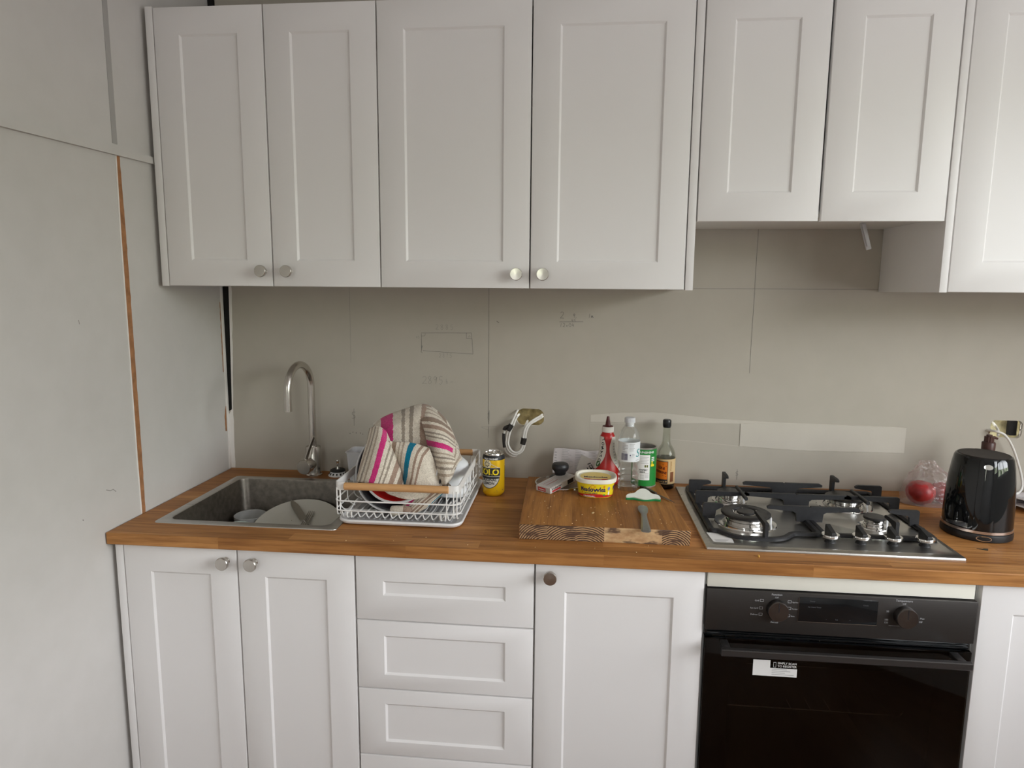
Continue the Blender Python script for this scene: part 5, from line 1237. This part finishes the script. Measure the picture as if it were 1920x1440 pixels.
stroke(b, gg, [(.030, .018), (.042, .012), (.050, .022), (.040, .032), (.034, .026), (.044, .020)], .0030); stroke(b, gg, [(.028, .028), (.036, .036)], .003); stroke(b, gg, [(.050, .012), (.058, .020)], .003); ellipse(b, gg, .043, .021, .003, .003, 8); b.obj('printed_mark', P_BLACK, ob)

# bag clip, spreader, dark knife
t = thing('bag_clip', (1.3540, -.296, ZC_), 'white and green bag clip lying on the chopping board', 'clip')
cp = spline([(-.0450, .0000, 0), (-.0445, .0060, 0), (-.0380, .0110, 0), (-.0230, .0150, 0), (-.0140, .0240, 0), (-.0040, .0300, 0), (.0060, .0300, 0), (.0150, .0250, 0), (.0240, .0160, 0), (.0390, .0120, 0), (.0450, .0070, 0), (.0460, .0000, 0), (.030, .0010, 0), (.012, -.0035, 0), (.0, -.0045, 0), (-.013, -.0020, 0), (-.028, .0015, 0)], 6, True)
CM = TR(1.3540, -.3100, ZC_ + .0012) @ RZ(-3) @ RX(24)
b = B(); b.prism([(p.x, p.y * 1.25) for p in cp], .004, .0085, mat=CM); b.obj('top_jaw', M('clip_white', (.78, .80, .72), .4), t)
b = B(); b.prism([(p.x * 1.01, p.y * .9 - .0028) for p in cp], -.001, .0038, mat=TR(1.3540, -.3110, ZC_ + .0022) @ RZ(-3) @ RX(16)); b.obj('bottom_jaw', M('clip_green', (.02, .23, .07), .4), t)
b = B()
P = [(0, .0065, .0006), (.004, .0105, .0008), (.020, .0130, .0010), (.045, .0125, .0011), (.066, .0105, .0014), (.080, .0072, .0019), (.110, .0080, .0026), (.165, .0112, .0030), (.190, .0122, .0030), (.196, .0105, .0024)]
ls = []
for yy, w_, th_ in P:
    z_ = .004 + .004 * math.exp(-((yy - .075) / .03) ** 2); ls.append([(-w_, -yy, z_ - th_ * .2), (-w_ * .6, -yy, z_ + th_), (w_ * .6, -yy, z_ + th_), (w_, -yy, z_ - th_ * .2), (w_ * .6, -yy, z_ - th_), (-w_ * .6, -yy, z_ - th_)])
b.loops(ls, True, True, True); b.bm.transform(TR(1.3470, -.3660, ZC_) @ RZ(-3)); tag(b.obj('spreader', M('worn_steel', (.30, .30, .28), .38, .85, var=.1)), 'short dull steel spreader on the chopping board, nearest the front', 'spreader')
t = thing('paring_knife', (1.40, -.26, ZC_), 'dark knife lying under the bag clip on the chopping board', 'knife')
KM = TR(1.3590, -.1880, ZC_ + .0035) @ RZ(-61)
b = B(); b.loops([[(a, -w_, -.003), (a, w_, -.003), (a, w_ * .8, .003), (a, -w_ * .8, .003)] for a, w_ in ((0, .0035), (.004, .0055), (.05, .0050), (.075, .0042))], True, True, True); b.bm.transform(KM); b.obj('handle', M('knife_handle', (.05, .035, .028), .5), t)
b = B(); b.loops([[(a, -w_, 0), (a, 0, -.0007), (a, w_, 0), (a, 0, .0007)] for a, w_ in ((.072, .0030), (.10, .0040), (.14, .0030), (.160, .0006))], True, True, True); b.bm.transform(KM); b.obj('blade', M('dark_blade', (.12, .10, .09), .4, .6), t)

# dark sauce bottle beside the hob
DX, DY, DR = 1.4470, -.0490, .0300
t = thing('dark_sauce_bottle', (DX, DY, H), 'glass sauce bottle with orange label and black cap, between board and hob', 'bottle')
DP = [(.0270, .0), (DR, .004), (DR, .100), (.0285, .112), (.0230, .125), (.0150, .138), (.0122, .148), (.0108, .190), (.0108, .196)]
b = B(); b.lathe(DP, (DX, DY, H), 52, None, True, False); b.obj('glass', thin_clear('bottle_glass', (.86, .88, .84), .03), t)
b = B(); b.lathe([(.0262, .002), (.0288, .005), (.0288, .0970), (.0001, .0972)], (DX, DY, H), 48); b.obj('sauce', M('dark_sauce', (.012, .006, .004), .15), t)
b = B(); b.lathe([(.0118, .1915), (.0118, .1945), (.0125, .195), (.0130, .196), (.0130, .2120), (.0120, .2145), (.0100, .2150), (.0098, .2160), (.0001, .2162)], (DX, DY, H), 32); b.obj('cap', M('cap_black', (.010, .010, .012), .3), t)
df, df2, df3 = cyl(DX, DY, DR + .0004, -22, H), cyl(DX, DY, DR + .0008, -22, H), cyl(DX, DY, DR + .0012, -22, H)
b = B(); b.lathe([(DR + .0003, .0180), (DR + .0003, .0965)], (DX, DY, H), 64, None, False, False); lb = b.obj('label', M('label_buff', (.66, .47, .24), .5, var=.05), t)
b = B(); patch(b, df, -.030, .0160, .0195, .0900, 20); bk = b.obj('label_border', P_BLACK, lb)
b = B(); patch(b, df2, -.029, .0145, .0330, .0880, 20); ora = b.obj('orange_panel', M('panel_orange', (.72, .18, .012), .45, var=.05), bk)
b = B(); lettering(b, 'LEA &', df3, .0125, -.004, .0650, width=.022, bold=.03, rot=-8); lettering(b, 'PERRINS', df3, .0105, -.006, .0520, width=.036, bold=.03, rot=-8); stroke(b, df3, [(-.024, .078), (0, .080), (.012, .074)], .0012); stroke(b, df3, [(-.022, .047), (0, .046), (.012, .042)], .0012); b.obj('name_lettering', M('print_maroon', (.10, .012, .01), .4), ora)
b = B(); lettering(b, 'SAUCE', df2, .0058, -.006, .0235, width=.026, bold=.02); ellipse(b, df2, .0115, .0265, .0022, .0028, 8); b.obj('border_lettering', M('label_tan', (.62, .42, .18), .5), bk)
b = B(); patch(b, df, .0235, .0370, .0250, .0560, 6); b.obj('brown_print', M('print_brown', (.20, .065, .02), .5), lb)
b = B(); lettering(b, 'Worcester', df2, .0095, .0285, .0750, width=.032, rot=90, bold=.01); b.obj('side_lettering', M('print_tan', (.40, .20, .05), .5), lb)

# ================================================================ RIGHT-HAND END
KX, KY = 2.1960, -.3540
t = thing('kettle', (KX, KY, H), 'gloss black electric kettle on its base, right of the hob', 'kettle')
KB = M('kettle_black', (.0055, .0065, .0075), .055, spec=.6, var=.05)
b = B(); b.lathe([(.0760, 0), (.0785, .002), (.0790, .012), (.0775, .0185), (.0740, .0190)], (KX, KY, H), 64); b.obj('power_base', M('base_black', (.012, .012, .013), .35), t)
b = B(); b.lathe([(.0762, .0195), (.0775, .0205), (.0772, .0270), (.0755, .0275)], (KX, KY, H), 64, None, True, True); b.obj('chrome_band', M('rose_chrome', (.58, .48, .42), .2, .9), t)
KP = [(.0750, .0275), (.0768, .0290), (.0765, .060), (.0750, .100), (.0718, .145), (.0675, .180), (.0635, .2010), (.0605, .2060), (.0570, .2075)]
b = B(); b.lathe(KP, (KX, KY, H), 80, None, True, False); b.obj('jug', KB, t)
b = B(); b.lathe([(.0572, .2072), (.0560, .2085), (.0500, .2078), (.0001, .2095)], (KX, KY, H), 56, None, False, True); b.obj('lid', M('lid_brown', (.022, .017, .016), .5, spec=.25), t)
def krad(c):
    for (r0, a), (r1, d_) in zip(KP, KP[1:]):
        if a <= c <= d_: return r0 + (r1 - r0) * (c - a) / (d_ - a)
    return KP[-1][0]
def kfn(th0, lift):
    def f(a, c): r = krad(c) + lift; th = R(th0) + a / .07; return Vector((KX + r * math.sin(th), KY - r * math.cos(th), H + c))
    return f
b = B(); kf_ = kfn(-21, 0); n = 22
prof = [(-.0190, 0), (-.0180, .0035), (-.0120, .0052), (0, .0058), (.0120, .0052), (.0180, .0035), (.0190, 0)]
b.loops([[kfn(-21, l)(a, .0300 + .1740 * i / n) for a, l in prof] for i in range(n + 1)], False); b.loops([[kfn(-21, l)(a, .0300) for a, l in prof]], False); b.obj('handle_strap', KB, t)
b = B(); ellipse(b, kfn(-21, .0068), 0, .1890, .0092, .0062, 20); ellipse(b, kfn(-21, .0080), 0, .1890, .0070, .0044, 20); b.obj('lid_button', CHROME, t)
b = B(); fb_ = lambda a, c: Vector((KX + .0796 * math.sin(R(-17) + a / .079), KY - .0796 * math.cos(R(-17) + a / .079), H + c))
stroke(b, fb_, [(.016 * math.cos(q), .0100 + .0058 * math.sin(q)) for q in [2 * math.pi * k / 24 for k in range(25)]], .0016); b.obj('base_badge', CHROME, t)
b = B(); b.grid(lambda u, v: kfn(-62, .0006)(-.030 + .052 * u, .030 + (.014 - .011 * abs(u - .8)) * v), 16, 3); b.obj('chrome_trim', CHROME, t)
b = B(); b.loops([[(KX + (.055 + q) * math.sin(R(150)) + w_ * math.cos(R(150)), KY - (.055 + q) * math.cos(R(150)) + w_ * math.sin(R(150)), H + z_) for w_ in (-.02, .02)] for q, z_ in ((0, .150), (.030, .190), (.034, .203), (.0, .206))], False); so_ = b.obj('spout', KB, t); m_ = so_.modifiers.new('s', 'SOLIDIFY'); m_.thickness = .003

PX, PY = 2.3350, -.1350
t = thing('pump_bottle', (PX, PY, H), 'brown pump dispenser bottle standing behind the kettle', 'bottle')
BRN = M('pump_brown', (.070, .028, .022), .4, var=.05)
b = B(); b.lathe([(.0300, 0), (.0320, .003), (.0320, .135), (.0290, .152), (.0160, .165), (.0150, .170)], (PX, PY, H), 44); b.obj('bottle_body', M('bottle_pinkish', (.50, .42, .39), .35), t)
b = B(); b.lathe([(.0160, .1690), (.0168, .1700), (.0168, .1900), (.0155, .1920), (.0100, .1925)], (PX, PY, H), 36); b.obj('collar', BRN, t)
b = B(); pc = []
for i in range(48):
    a = 2 * math.pi * i / 48; q = .0115 + (.0006 if (i // 2) % 2 else -.0004); pc.append((q * math.cos(a), q * math.sin(a)))
b.prism(pc, .1925, .2080, mat=TR(PX, PY, H)); b.prism([(q[0] * .62, q[1] * .62) for q in pc], .208, .213, mat=TR(PX, PY, H)); b.tube([(PX, PY, H + .2035), (PX + .016, PY + .004, H + .2045), (PX + .026, PY + .007, H + .2005)], [.0048, .0042, .003], 12); b.obj('pump_head', BRN, t)

# produce in a clear bag
RED = M('red_skin', (.33, .026, .026), .4, var=.45, vscale=30)
for x, y, r, lb in ((2.168, -.128, .0385, 'dark red round fruit at the left inside the clear bag'), (2.240, -.106, .0335, 'red round fruit at the right inside the clear bag, partly behind the kettle')):
    b = B(); b.lathe([(.0001, .004), (r * .35, .0), (r * .75, r * .22), (r * .97, r * .62), (r, r * .95), (r * .92, r * 1.32), (r * .65, r * 1.62), (r * .28, r * 1.72), (.0001, r * 1.62)], (x, y, H + .0022), 40); tag(b.obj('red_fruit', RED), lb, 'fruit')
b = B()
def bagf(u, v):
    a = 2 * math.pi * u; base = Vector((2.197, -.116, H + .0008))
    if v < .12: q = v / .12; rx, ry, z = .078 * q, .050 * q, 0.0
    elif v < .62: q = (v - .12) / .5; k = math.sin(math.pi * (.5 + .42 * q)) ; rx, ry, z = .078 - .020 * q * q, .050 - .012 * q * q, .086 * q
    else: q = (v - .62) / .38; rx, ry, z = .058 * (1 - .70 * q ** .6), .038 * (1 - .70 * q ** .6), .086 + .040 * q
    p = base + Vector((rx * math.cos(a) - (.012 * max(0, v - .6) / .4), ry * math.sin(a), z))
    d = .0045 * mnoise.noise(Vector((math.cos(a) * 3.2, math.sin(a) * 3.2, v * 8))) + .0030 * mnoise.noise(Vector((math.cos(a) * 8, math.sin(a) * 8, v * 20)))
    if v < .13: d = 0
    return p + Vector((math.cos(a), math.sin(a), .5 if v > .3 else 0)) * d * (1.6 if v > .6 else 1)
b.grid(bagf, 72, 48); bmesh.ops.remove_doubles(b.bm, verts=b.bm.verts[:], dist=1e-5)
tag(b.obj('plastic_bag', thin_clear('clear_bag', (.97, .94, .93), .12, .15, (.85, .80, .78), .9)), 'crumpled clear plastic bag of red fruit between hob and kettle', 'bag')

# right-hand cut-out: cable and loose papers
t = thing('power_cable', (2.46, -.02, .92), 'single white power cable drooping from the right wall cut-out behind the kettle', 'cable')
b = B(); b.tube(spline([(2.4440, .050, 1.122), (2.4320, -.008, 1.104), (2.4240, -.026, 1.0880)], 6), .0036, 12); b.tube(spline([(2.4050, .004, 1.100), (2.4180, -.024, 1.1010), (2.4400, -.030, 1.0920), (2.4630, -.030, 1.0610), (2.4846, -.030, 1.0129), (2.5010, -.030, .9650), (2.5030, -.034, .9350), (2.4890, -.042, .9190), (2.4600, -.050, .9160)], 8), .0034, 12); b.obj('cable', CBL, t)
for k, (o_, ux, lab, hz) in enumerate((((2.425, -.205, H + .002), (1, .12, 0), 'loose white leaflet with black writing at the right end of the worktop', .018), ((2.440, -.190, H + .010), (1, .30, 0), 'pale folded leaflet on top of the other, right of the kettle', .024))):
    f, ob = paper('leaflet', o_, ux, (-.12, 1, .0), .20, .14, M('leaflet_paper', (.66, .62, .63), .5, var=.05), lambda u, v, hz=hz, k=k: .003 + hz * max(0, .35 - u) + .006 * abs(math.sin(u * 6 + k)) + .003 * math.sin(v * 7), lab, 'leaflet')
    b = B()
    for q in range(5): stroke(b, lambda a, c: f(a, c, .0006), [(.012 + i * .012, .02 + q * .022 + .004 * math.sin(i * 1.9 + q)) for i in range(9)], .0018)
    b.obj('printed_lines', P_NAVY, ob)
b = B(); b.prism([(0, .004), (.010, -.002), (.020, -.007), (.026, .002), (.017, .0035), (.012, .001)], 0, .0012, mat=TR(2.133, -.4760, H + .0003) @ RZ(4) @ RX(4)); tag(b.obj('scrap', M('dark_scrap', (.045, .042, .03), .7)), 'tiny dark scrap on the worktop in front of the kettle', 'scrap')
